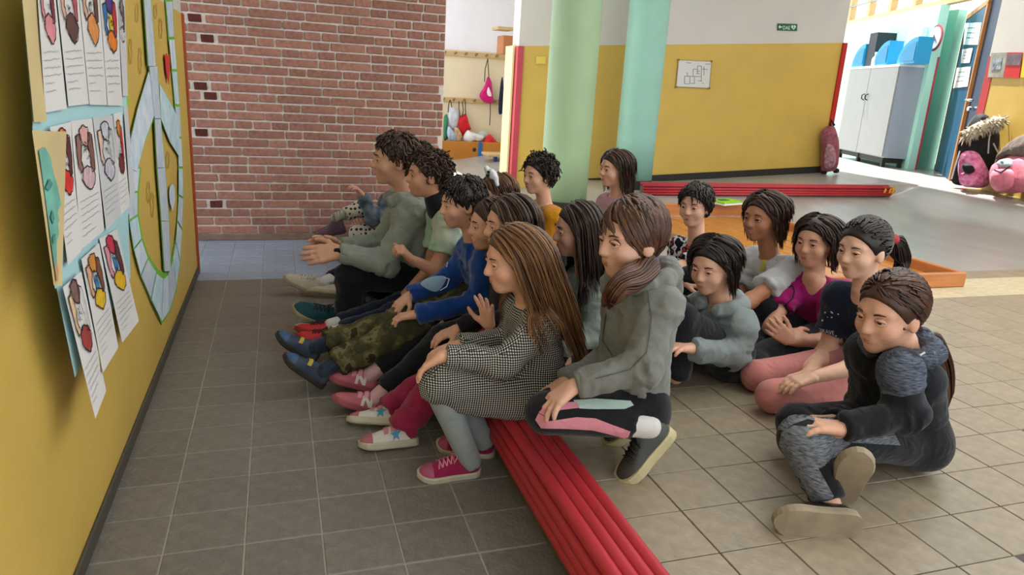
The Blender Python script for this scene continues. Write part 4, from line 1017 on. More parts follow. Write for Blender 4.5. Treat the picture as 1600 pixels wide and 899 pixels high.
def loft_shoe(heel, toe, upv, W, name, par, up_m, sole_m, L=None, toecap=None, straps=None, laces=None, high=0.0, sole_h=.026, side_emblem=None, emblem_m=None, outer=1, tongue=None, heelcap=None):
    heel = np.asarray(heel, float); toe = np.asarray(toe, float); x = toe-heel; L = np.linalg.norm(x) if L is None else L; x = nrm(x); z = nrm(upv-x*(np.asarray(upv)@x)); y = np.cross(z, x)
    T = lambda a, b, c: heel+x*a+y*b+z*c
    def wid(t): return W/2*float(np.interp(t, [0, .04, .12, .3, .5, .7, .85, .95, 1.0], [.30, .62, .82, .84, .86, 1.0, .92, .62, .18]))
    def hgt(t): return float(np.interp(t, [0, .03, .1, .28, .42, .55, .7, .85, .95, 1.0], [.045, .066+high, .080+high, .085+high, .078+high*.5, .066, .055, .048, .040, .022]))*(L/.21)
    ts = np.array([0, .02, .05, .1, .18, .27, .36, .45, .54, .63, .72, .8, .87, .93, .97, 1.0]); na = 13
    def up_pt(t, a, e=0.0):
        ca, sa = math.cos(a), math.sin(a); w = wid(t); hh = hgt(t)
        ya = math.copysign(abs(ca)**.75, ca)*w*(1-.30*max(0, sa)*(1 if t < .5 else .55)); za = sole_h*.6+(hh-sole_h*.6+.0)*abs(sa)**.85
        nn = np.array([0, ca, sa]); return T(t*L, ya+nn[1]*e, za+nn[2]*e)
    V = [up_pt(t, math.pi*j/(na-1)) for t in ts for j in range(na)]
    F = [(i*na+j, i*na+j+1, (i+1)*na+j+1, (i+1)*na+j) for i in range(len(ts)-1) for j in range(na-1)]+[tuple(range(na))[::-1], tuple(range((len(ts)-1)*na, len(ts)*na))]
    sh_ = obj(name, V, [f[::-1] for f in F], up_m, par, smooth=True)
    # sole
    tt = np.concatenate([ts, ts[::-1]]); sg = np.array([1]*len(ts)+[-1]*len(ts)); V = []; K = len(tt)
    for zz, gr in ((0, .96), (.006, 1.07), (sole_h*.8, 1.09), (sole_h, 1.03)):
        for t, s in zip(tt, sg): V.append(T((t-.5)*L*1.035+.5*L, s*max(wid(t), .004)*gr, zz+ (.012*(max(0, t-.75)/.25)**2 if zz < .01 else .004*(max(0, t-.75)/.25)**2)))
    F = [(r*K+i, r*K+(i+1) % K, (r+1)*K+(i+1) % K, (r+1)*K+i) for r in range(3) for i in range(K)]
    n1 = len(ts)
    for base, fl in ((0, False), (3*K, True)):
        for i in range(n1-1):
            q = (base+i, base+i+1, base+2*n1-2-i, base+2*n1-1-i); F.append(q if fl else q[::-1])
    obj('sole', V, [f[::-1] for f in F], sole_m, sh_)
    def band(t0, t1, a0, a1, e, m, nm, nt=4, nj=10):
        V = [up_pt(t0+(t1-t0)*i/nt, a0+(a1-a0)*j/nj, e) for i in range(nt+1) for j in range(nj+1)]
        F = [(i*(nj+1)+j, (i+1)*(nj+1)+j, (i+1)*(nj+1)+j+1, i*(nj+1)+j+1) for i in range(nt) for j in range(nj)]
        obj(nm, V, F, m, sh_, smooth=True)
    if toecap: band(.78, .995, .02, math.pi-.02, .0022, toecap, 'toe_cap', 6, 12)
    if heelcap: band(.005, .16, .02, math.pi-.02, .002, heelcap, 'heel_cap', 4, 12)
    if tongue: band(.40, .56, math.pi*.3, math.pi*.7, .004, tongue, 'tongue')
    for (t0, t1, m) in (straps or []): band(t0, t1, .22*math.pi, .80*math.pi, .0045, m, 'strap')
    if laces:
        mb = MB()
        for i in range(4):
            t = .44+i*.065
            for s in (1, -1): mb.tube([up_pt(t, math.pi*(.5+.20*s), .003), up_pt(t+.03, math.pi*.5, .007), up_pt(t+.06, math.pi*(.5-.20*s), .003)], .0028, 5)
        mb.tube([up_pt(.43, math.pi*.5, .004), up_pt(.40, math.pi*.36, .016), up_pt(.46, math.pi*.26, .012), up_pt(.44, math.pi*.48, .006)], .0028, 5)
        mb.tube([up_pt(.43, math.pi*.5, .004), up_pt(.40, math.pi*.64, .016), up_pt(.46, math.pi*.74, .012), up_pt(.44, math.pi*.52, .006)], .0028, 5)
        mb.build('laces', laces, sh_, smooth=True)
    if side_emblem:
        for s in (1, -1):
            poly = side_emblem; tri = tessellate_polygon([[Vector((a, b, 0)) for a, b in poly]])
            P = []
            for a, b in poly:    # a along the shoe, b height share
                ang = math.asin(min(.95, max(0.02, b))); ang = ang if s > 0 else math.pi-ang; P.append(up_pt((.78-a) if s > 0 else a, ang, .0035))
            obj('emblem', P, [tuple(t) for t in tri], emblem_m, sh_)
    return sh_, (heel+x*L*.2+z*(.072+high)*(L/.21)), T
STAR = [(.39+.10*(1 if i % 2 == 0 else .42)*math.sin(math.pi*i/5), .46+.40*(1 if i % 2 == 0 else .42)*math.cos(math.pi*i/5)) for i in range(10)]
NLOGO_IN = 1
NLOGO = [(.28, .12), (.28, .78), (.34, .78), (.44, .42), (.44, .78), (.50, .78), (.50, .12), (.44, .12), (.34, .5), (.34, .12)]

def strands_mesh(name, P, R, shade, m, par, sides=3):
    """P (S,n,3) strands, R (S,n) radii"""
    S, n, _ = P.shape
    T = np.gradient(P, axis=1); T /= np.linalg.norm(T, axis=2)[..., None]+1e-9
    ref = np.where(np.abs(T[..., 2:3]) > .9, np.array([1.0, 0, 0]), np.array([0, 0, 1.0])); A = np.cross(T, ref); A /= np.linalg.norm(A, axis=2)[..., None]+1e-9; B = np.cross(T, A)
    V = np.stack([P+R[..., None]*(math.cos(2*math.pi*j/sides)*A+math.sin(2*math.pi*j/sides)*B) for j in range(sides)], 2)
    idx = np.arange(S*n*sides).reshape(S, n, sides)
    F = np.concatenate([np.stack([idx[:, :-1, j], idx[:, :-1, (j+1) % sides], idx[:, 1:, (j+1) % sides], idx[:, 1:, j]], -1).reshape(-1, 4) for j in range(sides)])
    o = obj(name, V.reshape(-1, 3), F, m, par, smooth=True)
    a = o.data.attributes.new('shade', 'FLOAT', 'POINT'); a.data.foreach_set('value', np.repeat(shade, n*sides).astype(np.float32))
    return o
def set_shade(o, f=.25):
    a = o.data.attributes.new('shade', 'FLOAT', 'POINT'); V = np.empty(len(o.data.vertices)*3, np.float32); o.data.vertices.foreach_get('co', V); V = V.reshape(-1, 3)
    a.data.foreach_set('value', np.clip(f+.35*(vnoise(V*np.array([90, 90, 14]))-.5), 0, 1).astype(np.float32))

def head_frame(c, F, pitch, roll=0):
    F = nrm(np.array([F[0], F[1], 0])); L = np.array([-F[1], F[0], 0]); U = np.array([0, 0, 1.0])
    f = nrm(F*math.cos(pitch)-U*math.sin(pitch)); u = np.cross(f, L); return np.stack([f, L, u])   # rows: forward, left, up

def build_head(fld, c, R, s, neck):
    W = lambda x, y, z: c+(R[0]*x+R[1]*y+R[2]*z)*s
    E = lambda p, r, k=.02: fld.ell(W(*p), R, np.array(r)*s, k=k*s)
    E((-.012, 0, .028), (.093, .074, .085)); E((.022, 0, -.03), (.064, .056, .074), .03)
    for sd in (1, -1):
        fld.cone(W(.055, .034*sd, -.026), W(.05, .036*sd, -.03), .026*s, .026*s, k=.02*s)
        fld.cone(W(.074, .02*sd, .027), W(.062, .045*sd, .022), .011*s, .009*s, k=.014*s)
        fld.ell(W(-.006, .073*sd, -.012), R, np.array([.020, .009, .029])*s, k=.008*s)
        fld.sub(W(.093, .031*sd, .004), .0155*s, k=.012*s)
    fld.cone(W(.083, 0, .012), W(.099, 0, -.024), .0065*s, .0115*s, k=.012*s)
    for sd in (1, -1): fld.cone(W(.090, .010*sd, -.027), W(.092, .009*sd, -.027), .0075*s, .0075*s, k=.008*s)
    fld.cone(W(.058, 0, -.082), W(.060, 0, -.08), .023*s, .023*s, k=.02*s)
    fld.cone(W(.076, .012, -.054), W(.076, -.012, -.054), .012*s, .012*s, k=.014*s)
    fld.cone(W(-.022, 0, -.055), neck, .043*s, .046*s, k=.03*s)
    return W
def face_parts(W, R, s, body, brow_m, skin, iris='#3a2618', lipc='#b56f62'):
    me = mat('eye_white', '#cfc8c0', .25); mi = mat('iris_'+iris.strip('#'), iris, .15); ml = mat('lips_'+lipc.strip('#'), lipc, .45)
    for sd in (1, -1):
        MB().ball(W(.0690, .031*sd, .004), .0125*s, 8).build('eye', me, body, smooth=True)
        d = MB(); c = W(.0808, .0305*sd, .0035); d.lathe((0, 0, 0), [(.0072*s, -.0015*s), (.0055*s, .0006*s), (.001*s, .0012*s)], 12)
        obj('iris', [c+R[0]*v[2]+R[1]*v[0]+R[2]*v[1] for v in np.array(d.V)], d.F, mi, body, smooth=True)
        MB().tube([W(.0815, .016*sd, .0045), W(.0835, .024*sd, .0105), W(.0830, .033*sd, .0115), W(.0765, .042*sd, .0075), W(.072, .046*sd, .003)], [.002*s, .0040*s, .0046*s, .0040*s, .002*s], 6).build('eyelid', skin, body, smooth=True)
        MB().tube([W(.0800, .017*sd, .001), W(.0815, .026*sd, -.0045), W(.0800, .035*sd, -.0045), W(.073, .045*sd, .001)], [.002*s, .0034*s, .0034*s, .002*s], 6).build('eyelid', skin, body, smooth=True)
        MB().tube([W(.0885, .018*sd, .0245), W(.0875, .032*sd, .029), W(.076, .046*sd, .0255)], [.0022*s, .0028*s, .0012*s], 5).build('eyebrow', brow_m, body, smooth=True)
        MB().tube([W(.0835, .019*sd, .0075), W(.0862, .030*sd, .0092), W(.077, .044*sd, .0045)], .0012*s, 4).build('eyelash', brow_m, body, smooth=True)
    MB().tube([W(.080, .018, -.056), W(.0880, .008, -.0535), W(.0888, 0, -.0545), W(.0880, -.008, -.0535), W(.080, -.018, -.056)], [.001*s, .0036*s, .0036*s, .0036*s, .001*s], 6).build('lips', ml, body, smooth=True)
    MB().tube([W(.080, .016, -.0575), W(.0868, .007, -.0612), W(.0868, -.007, -.0612), W(.080, -.016, -.0575)], [.001*s, .0040*s, .0040*s, .001*s], 6).build('lips', ml, body, smooth=True)

def grow_hair(W, R, c, s, style, par, m, body_caps, rng, n=420, length=.3, part=0.0, fall=None, spread=.010, rad=.0042, fringe=True, zmax=None, wave=.004, back=.35):
    """locks grown from the scalp; body_caps = [(a,b,r)] to lie on"""
    d = rng.normal(size=(n*3, 3)); d /= np.linalg.norm(d, axis=1)[:, None]
    thr = np.where(d[:, 0] > 0, -.25+1.15*d[:, 0], -.62+.0*d[:, 0])
    thr = np.where((d[:, 0] > -.25) & (d[:, 0] <= .3), -.30+.9*np.maximum(d[:, 0], 0), thr)
    d = d[d[:, 2] > thr][:n]; n = len(d)
    ce = np.array([-.014, 0, .030]); re = np.array([.099, .081, .092])
    p = ce+d*re; lift = 1.02+.07*rng.random(n)
    steps = 12; ds = length/steps; pts = [p*1.0]
    lens = length*(.78+.3*rng.random(n)); ds = lens/steps
    side = np.sign(p[:, 1]-part+1e-6); ph = rng.random(n)*6.28
    gl = R@np.array([0, 0, -1.0])   # gravity in the head frame
    free = np.zeros(n, bool)
    for i in range(steps):
        q = (p-ce)/re; ln = np.linalg.norm(q, axis=1); nn = (q/re); nn /= np.linalg.norm(nn, axis=1)[:, None]
        top = np.clip(nn[:, 2], 0, 1)[:, None]
        if style == 'short': comb = np.stack([np.where(p[:, 0] > -.02, .75, -.5), side*.55, 0*side], 1)+rng.normal(size=(n, 3))*.35
        elif style == 'curly': comb = np.stack([.3+0*side, side*.4, 0*side], 1)+rng.normal(size=(n, 3))*.9
        else: comb = np.stack([np.where(p[:, 0] > .03, -.15, -.35), side*1.0, 0*side], 1)
        g = gl[None, :]*1.0+np.array([-back*.4, 0, 0])
        v = comb*(top*1.2+.05)+g*(1.05-top*.8)
        nr_ = ln < 1.25
        t = v-nn*np.minimum(0, (v*nn).sum(1))[:, None]*nr_[:, None]*1.0
        if style in ('short', 'curly'): t = t-nn*(t*nn).sum(1)[:, None]*.85
        t /= np.linalg.norm(t, axis=1)[:, None]+1e-9
        p = p+t*ds[:, None]/s
        q = (p-ce)/re; ln = np.linalg.norm(q, axis=1); m_ = ln < lift; p = np.where(m_[:, None], ce+q*(lift/np.maximum(ln, .2))[:, None]*re, p)
        if style not in ('short', 'curly'):
            # keep the face free: locks slide back from the cheeks
            fc = (p[:, 0] > .030) & (p[:, 2] < .035) & (np.abs(p[:, 1]) < .095); p[fc, 1] += np.sign(p[fc, 1])*.006; p[fc, 0] -= .010
        else: p = p+rng.normal(size=p.shape)*(.004 if style == 'curly' else .0012)
        w = c+(p@R)*s
        for a, b, r in body_caps:
            dd = b-a; t_ = np.clip(((w-a)@dd)/(dd@dd), 0, 1); e = w-(a+t_[:, None]*dd); dist = np.linalg.norm(e, axis=1); mm = dist < r+.006
            w[mm] = (a+t_[:, None]*dd)[mm]+e[mm]/(dist[mm][:, None]+1e-6)*(r+.006+.012*lift[mm][:, None]-.012)
        p = ((w-c)/s)@R.T
        pts.append(p*1.0)
    P = np.stack(pts, 1)
    u = np.linspace(0, 1, steps+1)[None, :, None]
    P = P+wave*np.stack([np.sin(u[..., 0]*9+ph[:, None]), np.cos(u[..., 0]*7+ph[:, None]*1.7), 0*u[..., 0]+np.zeros((n, 1))], 2)*u
    Wd = c+(P@R)*s
    prof = np.interp(np.linspace(0, 1, steps+1), [0, .15, .75, 1], [.8, 1, .8, .08]); Rr = rad*s*prof[None, :]*(.7+.6*rng.random((n, 1)))
    return strands_mesh('hair_locks', Wd, Rr, rng.random(n), m, par)
def tail_strands(path, r, n, m, par, rng, name='ponytail', rad=.0035):
    path = np.asarray(path, float); k = 14; t = np.linspace(0, len(path)-1, k); i = np.minimum(t.astype(int), len(path)-2); f = (t-i)[:, None]
    a = path[np.maximum(i-1, 0)]; b = path[i]; c_ = path[i+1]; d = path[np.minimum(i+2, len(path)-1)]
    C = .5*((2*b)+(-a+c_)*f+(2*a-5*b+4*c_-d)*f*f+(-a+3*b-3*c_+d)*f**3)
    T = np.gradient(C, axis=0); T /= np.linalg.norm(T, axis=1)[:, None]; A = np.cross(T, np.array([.3, .9, .1])); A /= np.linalg.norm(A, axis=1)[:, None]; B = np.cross(T, A)
    ang = rng.random(n)*6.28; rr = np.sqrt(rng.random(n)); prof = np.interp(np.linspace(0, 1, k), [0, .12, .5, .85, 1], [.35, .9, 1, .7, .25])*r
    P = C[None]+(rr[:, None]*np.cos(ang)[:, None]*prof[None])[..., None]*A[None]+(rr[:, None]*np.sin(ang)[:, None]*prof[None])[..., None]*B[None]
    P = P+.004*np.sin(np.linspace(0, 7, k)[None, :, None]+ang[:, None, None]*np.array([1, 2, 3])[None, None])
    R_ = np.tile(np.interp(np.linspace(0, 1, k), [0, .1, .8, 1], [.7, 1, .8, .1])*rad, (n, 1))
    return strands_mesh(name, P, R_, rng.random(n), m, par)

DECAL_BVH = {}
def bvh_of(o):
    if o.name not in DECAL_BVH:
        me = o.data; V = np.empty(len(me.vertices)*3, np.float32); me.vertices.foreach_get('co', V); V = V.reshape(-1, 3)+ROOT[o.name]
        DECAL_BVH[o.name] = BVHTree.FromPolygons([Vector(v) for v in V.tolist()], [tuple(p.vertices) for p in me.polygons])
    return DECAL_BVH[o.name]
def decal(o, V2, F, m, name, off=.0025, par=None, maxd=9, whole=True):
    """lay a flat pixel-space mesh on the surface of o, seen along the camera rays"""
    b = bvh_of(o); P = []; ok = []
    for u, v in V2:
        d = Vector(ray(u, v)); d.normalize(); hit = b.ray_cast(Vector(CAMPOS), d, maxd)
        if hit[0] is None: P.append((0, 0, 0)); ok.append(False)
        else:
            n = hit[1]; n = n if n.dot(d) < 0 else -n; P.append(np.array(hit[0]+n*off)); ok.append(True)
    F = [f for f in F if all(ok[i] for i in f)]
    F = [f for f in F if max(np.linalg.norm(np.array(P[f[i]])-np.array(P[f[i-1]])) for i in range(len(f))) < .06]
    if not F: return None
    pa = {}
    def fd(i):
        while pa.setdefault(i, i) != i: pa[i] = pa[pa[i]]; i = pa[i]
        return i
    for f in F:
        for i in f[1:]: pa[fd(i)] = fd(f[0])
    if whole:
        cnt = {}
        for f in F: cnt[fd(f[0])] = cnt.get(fd(f[0]), 0)+1
        bestc = max(cnt, key=cnt.get); F = [f for f in F if fd(f[0]) == bestc]
    used = sorted({i for f in F for i in f}); mp = {k: i for i, k in enumerate(used)}
    return obj(name, [P[i] for i in used], [tuple(mp[i] for i in f) for f in F], m, par or o, smooth=True)
def poly_grid(poly, step=3.0):
    bm = bmesh.new(); vs = [bm.verts.new((u, v, 0)) for u, v in poly]; bm.faces.new(vs)
    bmesh.ops.triangulate(bm, faces=bm.faces[:])
    for _ in range(6):
        es = [e for e in bm.edges if e.calc_length() > step*1.6]
        if not es: break
        bmesh.ops.subdivide_edges(bm, edges=es, cuts=1); bmesh.ops.triangulate(bm, faces=[f for f in bm.faces if len(f.verts) > 3])
    bm.verts.index_update(); V = [(v.co.x, v.co.y) for v in bm.verts]; F = [tuple(v.index for v in f.verts) for f in bm.faces]; bm.free(); return V, F
def pdecal(o, poly, m, name, step=3.0, off=.0025): V, F = poly_grid(poly, step); return decal(o, V, F, m, name, off)
def ldecal(o, pts, w, m, name, off=.003):
    pts = np.asarray(pts, float); P = []
    for i in range(len(pts)-1):
        k = max(1, int(np.linalg.norm(pts[i+1]-pts[i])/2.5)); P += [pts[i]+(pts[i+1]-pts[i])*j/k for j in range(k)]
    P.append(pts[-1]); P = np.array(P); T = np.gradient(P, axis=0); T /= np.linalg.norm(T, axis=1)[:, None]+1e-9; N_ = np.stack([-T[:, 1], T[:, 0]], 1)*w/2; n = len(P)
    return decal(o, list(P+N_)+list(P-N_), [(i, i+1, n+i+1, n+i) for i in range(n-1)], m, name, off)
def JP(j):
    if j[0] == 'w': return np.array(j[1:], float)
    if j[0] == 'f': return onz(j[1], j[2], j[3] if len(j) > 3 else 0.0)
    return ony(*j)
M_cap = {}
def person(label, k, head, neck, pelvis, fa=0.0, hyaw=0.0, hpitch=.08, an=None, af=None, ln=None, lf=None, sn=None, sf=None, top=None, legs=None, hair=None, skin='#d6a387', shoes=None, socks=None, res=.0092, sh_n=None, sh_f=None, group='seated schoolchildren', seed=1, hs=.94, extra=None, floor=None):
    rng = np.random.default_rng(seed*13+5)
    hd, N_, Pv = JP(head), JP(neck), JP(pelvis)
    def lift(p, r): p = np.array(p, float); p[2] = max(p[2], (STEP if p[0] > .70 else 0.0)+r); return p
    Pv = lift(Pv, .098*k)
    F = np.array([-math.cos(fa), -math.sin(fa), 0]); Lt = np.array([math.sin(fa), -math.cos(fa), 0]); up = nrm(N_-Pv)
    root = thing('person', (Pv[0], Pv[1], STEP if floor is None else floor), label, 'person', group)
    SM = skin_mat(skin); s = k
    Sh = {1: N_+Lt*.105*s-up*.045*s, -1: N_-Lt*.105*s-up*.045*s}
    if sh_n: Sh[1] = JP(sh_n)
    if sh_f: Sh[-1] = JP(sh_f)
    Hp = {1: Pv+Lt*.062*s, -1: Pv-Lt*.062*s}
    El, Wr, Tp, Hd = {}, {}, {}, {}
    for sd, a in ((1, an), (-1, af)):
        if a is None: a = (('w', *(Sh[sd]+F*.06*s+np.array([0, 0, -.19*s]))), ('w', *(Sh[sd]+F*.22*s+np.array([0, 0, -.25*s]))), ('w', *(Sh[sd]+F*.33*s+np.array([0, 0, -.29*s]))))
        El[sd], Wr[sd], Tp[sd] = JP(a[0]), JP(a[1]), JP(a[2]); Hd[sd] = a[3] if len(a) > 3 else {}
    Kn, An, ShO = {}, {}, {}
    for sd, l, shn in ((1, ln, sn), (-1, lf, sf)):
        if l is None: l = (('w', *(Hp[sd]+F*.26*s+Lt*sd*.08+np.array([0, 0, .10]))), ('w', *(Hp[sd]+F*.22*s-Lt*sd*.02+np.array([0, 0, -.05*s]))))
        Kn[sd] = lift(JP(l[0]), .062*k); An[sd] = lift(JP(l[1]), .045*k) if len(l) > 1 and l[1] is not None else None
        if shn is not None:
            he, to = JP(shn[0]), JP(shn[1]); upv = np.array(shn[2], float) if len(shn) > 2 and shn[2] is not None else Kn[sd]-he
            so = dict(shoes or {}); Lmin = .205*s; Lc = so.pop('L', Lmin)*1.0
            sh_, ank, T = loft_shoe(he, to, upv, so.pop('W', .084)*s, 'shoe', root, L=Lc if Lc else None, **so); An[sd] = ank
        if An[sd] is None: An[sd] = lift(Kn[sd]+np.array([.05, 0, -.25*s]), .045)
    # ---------------- body: one skin surface (core, then head and hands meshed finer, joined)
    b = Field(.03*s)
    for sd in (1, -1):
        b.cone(N_+Lt*sd*.05*s-up*.075*s, Pv+Lt*sd*.04*s+up*.03*s, .052*s, .060*s); b.cone(N_-up*.04*s, Sh[sd], .040*s, .036*s)
        b.cone(Sh[sd], El[sd], .036*s, .031*s); b.cone(El[sd], Wr[sd], .032*s, .0215*s)
        b.cone(Hp[sd], Kn[sd], .062*s, .045*s); b.cone(Kn[sd], An[sd], .044*s, .027*s)
    b.cone(N_+up*.03*s, N_-up*.06*s, .041*s, .06*s)
    V0, F0 = b.mesh(max(res*1.35, .0115)); 
    hf = Field(.012); HF = F*math.cos(hyaw)-Lt*math.sin(-hyaw); R = head_frame(hd, HF, hpitch)
    W = build_head(hf, hd, R, s*hs, N_+up*.01); V1, F1 = hf.mesh(.0058 if res < .009 else .0075); V1 = relax(V1, F1, 1)
    VV, FF = [V0, V1], [F0, F1+len(V0)]; n = len(V0)+len(V1)
    for sd in (1, -1):
        h_ = Field(.006); dv = Tp[sd]-Wr[sd]; pal = np.array(Hd[sd].get('palm', (0, 0, -1.0)))
        hand_field(h_, Wr[sd], dv, pal, sd, s*1.02*Hd[sd].get('size', 1), Hd[sd].get('curl', .3), Hd[sd].get('spread', .2), Hd[sd].get('thumb', .7), Hd[sd].get('fingers'))
        ar = nrm(El[sd]-Wr[sd]); h_.cone(Wr[sd]+ar*.05, Wr[sd]+nrm(dv)*.006, .0235*s, .0175*s, k=.012, flat=(nrm(pal-nrm(dv)*(pal@nrm(dv))), 1.12))
        V2, F2 = h_.mesh(.0040 if res < .009 else .0054); VV.append(V2); FF.append(F2+n); n += len(V2)
    body = obj('body', np.concatenate(VV), np.concatenate(FF), SM, root, smooth=True)
    hcol = hair.get('c', ('#2a1a12', '#5a3c28')); HM = hair_mat(*hcol)
    brow = mat('brow_'+hcol[0].strip('#'), hcol[0], .6)
    face_parts(W, R, s*hs, body, brow, SM)
    # ---------------- trousers
    out = dict(root=root, body=body, W=W, R=R, F=F, L=Lt, up=up, Sh=Sh, El=El, Wr=Wr, Kn=Kn, An=An, Hp=Hp, N=N_, P=Pv, s=s, HM=HM, hd=hd)
    lg = dict(t=.008, m=None, end=1.0, wr=.010, waist=.05); lg.update(legs or {})
    tf = Field(.028*s); t = lg['t']; segs = []
    for sd in (1, -1):
        e = Kn[sd]+(An[sd]-Kn[sd])*lg['end']; ax = nrm(e-Kn[sd])
        tf.cone(Hp[sd]+up*lg['waist']*s, Hp[sd]-up*.015*s, .066*s+t, .074*s+t); tf.cone(Hp[sd], Kn[sd], .068*s+t, .050*s+t)
        if lg['end'] > .05: tf.cone(Kn[sd], e+ax*.03, .050*s+t, .034*s+t*1.4, cut=(e, ax)); segs.append((Kn[sd], e, 1.0))
        segs.append((Hp[sd], Kn[sd], .8))
    tf.cone(Hp[1], Hp[-1], .072*s+t, .072*s+t)
    V, Fq = tf.mesh(res); V = wrinkle(V, Fq, segs, lg['wr'], 34, seed*.37); out['trousers'] = obj(lg.get('name', 'trousers'), V, Fq, lg['m'], root, smooth=True)
    if socks:
        for sd in (1, -1):
            e = Kn[sd]+(An[sd]-Kn[sd])*min(.9, lg['end']-.1); sf_ = Field(.01); sf_.cone(e, An[sd]+nrm(An[sd]-Kn[sd])*.01, .035*s, .034*s); V, Fq = sf_.mesh(.007); obj('sock', V, Fq, socks, root, smooth=True)
    # ---------------- top
    tp = dict(t=.010, m=None, sleeve='long', wr=.014, hem=0.0, cuff=None, w=1.0); tp.update(top or {})
    gf = Field(.03*s); t = tp['t']; segs = [(N_-up*.05*s, Pv, .8)]
    hemp = Pv-up*tp['hem']*s
    for sd in (1, -1):
        gf.cone(N_+Lt*sd*.048*s-up*.085*s, Pv+Lt*sd*.044*s*tp['w']-up*(.02+tp['hem'])*s, .062*s+t, .073*s*tp['w']+t, cut=(hemp, -up))
        gf.cone(N_-up*.045*s, Sh[sd], .047*s+t*.6, .042*s+t)
        d1 = nrm(El[sd]-Sh[sd])
        if tp['sleeve'] == 'long':
            gf.cone(Sh[sd], El[sd], .041*s+t, .036*s+t); ax = nrm(Wr[sd]-El[sd]); cp = Wr[sd]-ax*.012*s
            gf.cone(El[sd], Wr[sd]+ax*.02, .036*s+t, .026*s+t*.8, cut=(cp, ax)); segs += [(Sh[sd], El[sd], 1.0), (El[sd], Wr[sd], 1.1)]
        elif tp['sleeve'] == 'short':
            e = Sh[sd]+(El[sd]-Sh[sd])*.62; gf.cone(Sh[sd], e+d1*.02, .043*s+t, .044*s+t*1.2, cut=(e, d1)); segs += [(Sh[sd], e, 1.0)]
    if tp.get('collar'): gf.cone(N_-up*.02, N_+up*.035*s, .056*s, .05*s, cut=(N_+up*.03*s, up))
    for q in tp.get('extra', lambda o_: [])(out): gf.cone(*q[:4], **(q[4] if len(q) > 4 else {}))
    segs += tp.get('segs', lambda o_: [])(out)
    V, Fq = gf.mesh(res, clip=tp.get('clip', lambda o_: None)(out)); V = wrinkle(V, Fq, segs, tp['wr'], tp.get('freq', 32), seed*.61); out['top'] = obj(tp.get('name', 'sweater'), V, Fq, tp['m'], root, smooth=True)
    if tp['sleeve'] == 'long' and tp.get('cuffs', True):
        for sd in (1, -1):
            ax = nrm(Wr[sd]-El[sd]); cp = Wr[sd]-ax*.012*s; cf = Field(.006); cf.cone(cp-ax*.045*s, cp+ax*.02, .030*s+t*.85, .028*s+t*.7, cut=[(cp+ax*.003, ax), (cp-ax*.03*s, -ax)]); V, Fq = cf.mesh(.006); obj('cuff', V, Fq, tp.get('cuff') or tp['m'], out['top'], smooth=True)
    if tp.get('hood'):
        hf_ = Field(.02); q = N_-F*.035*s+up*.0; hm = tp.get('hoodm') or tp['m']
        for a in np.linspace(-2.2, 2.2, 9):
            pass
        ring = [N_+up*(.012+.012*math.cos(a))*s+(-F*math.cos(a)*.078+Lt*math.sin(a)*.082)*s for a in np.linspace(-2.5, 2.5, 9)]
        for i in range(8): hf_.cone(ring[i], ring[i+1], .026*s, .026*s)
        hf_.cone(N_-F*.085*s+up*.01*s, N_-F*.105*s-up*.075*s, .045*s, .030*s, flat=(F, 1.5)); V, Fq = hf_.mesh(res); V = wrinkle(V, Fq, [(ring[0], ring[4], 1), (ring[4], ring[8], 1)], .012, 40, seed*.9); out['hood'] = obj('hood', V, Fq, hm, out['top'], smooth=True)
    # ---------------- hair
    hr = dict(style='short', n=380, length=.07); hr.update(hair)
    cp = Field(.02*s); sc = s*hs
    cutn = R[0]*.80-R[2]*.60
    cp.ell(W(-.013, 0, .030), R, np.array([.0985, .081, .0925])*sc, cut=[(W(.058, 0, .045), cutn), (W(0, 0, -.052 if hr['style'] in ('short', 'curly') else -.07), -R[2]+R[0]*.25)])
    if hr['style'] in ('long',):
        pass
    V, Fq = cp.mesh(.006); ho = obj('hair', V, Fq, HM, root, smooth=True); set_shade(ho, .22)
    caps = [(N_-up*.06*s, Pv, .100*s+t), (Sh[1], Sh[-1], .055*s+t), (Sh[1], El[1], .043*s+t), (Sh[-1], El[-1], .043*s+t)]
    if hr['style'] == 'pony':
        tie = JP(hr['tie']); rngd = rng.normal(size=(hr['n']*3, 3)); rngd /= np.linalg.norm(rngd, axis=1)[:, None]
        thr = np.where(rngd[:, 0] > 0, -.25+1.15*rngd[:, 0], -.6); rngd = rngd[rngd[:, 2] > thr][:hr['n']]; n_ = len(rngd)
        ce, re = np.array([-.014, 0, .03]), np.array([.099, .081, .0925]); tl = ((tie-hd)/sc)@R.T; td = nrm((tl-ce)/re)
        st = 9; P = []
        for u in np.linspace(0, 1, st):
            q = rngd*(1-u)+td*u; q /= np.linalg.norm(q, axis=1)[:, None]+1e-6; P.append(ce+q*re*(1.03+.03*rng.random((n_, 1)))*(1-.0*u))
        P = np.stack(P, 1); Wd = hd+(P@R)*sc; Wd = Wd+(tie-Wd)*np.linspace(0, 1, st)[None, :, None]**6
        strands_mesh('hair_locks', Wd, np.full((n_, st), .0042*sc), rng.random(n_), HM, ho)
        path = [tie]+[JP(q) for q in hr['path']]; tail_strands(path, hr.get('r', .03)*s, hr.get('nt', 130), HM, ho, rng)
        d = nrm(path[1]-path[0]); MB().tube([tie-d*.006, tie+d*.012], .020*s, 10).build('hair_tie', hr['tiem'], ho, smooth=True)
    else:
        grow_hair(W, R, hd, sc, hr['style'], ho, HM, caps, rng, hr['n'], hr['length'], hr.get('part', 0.0), rad=hr.get('rad', .0045), wave=hr.get('wave', .004), back=hr.get('back', .35))
    return out
G_ = lambda n, c, **k: fabric(n, c, **k)
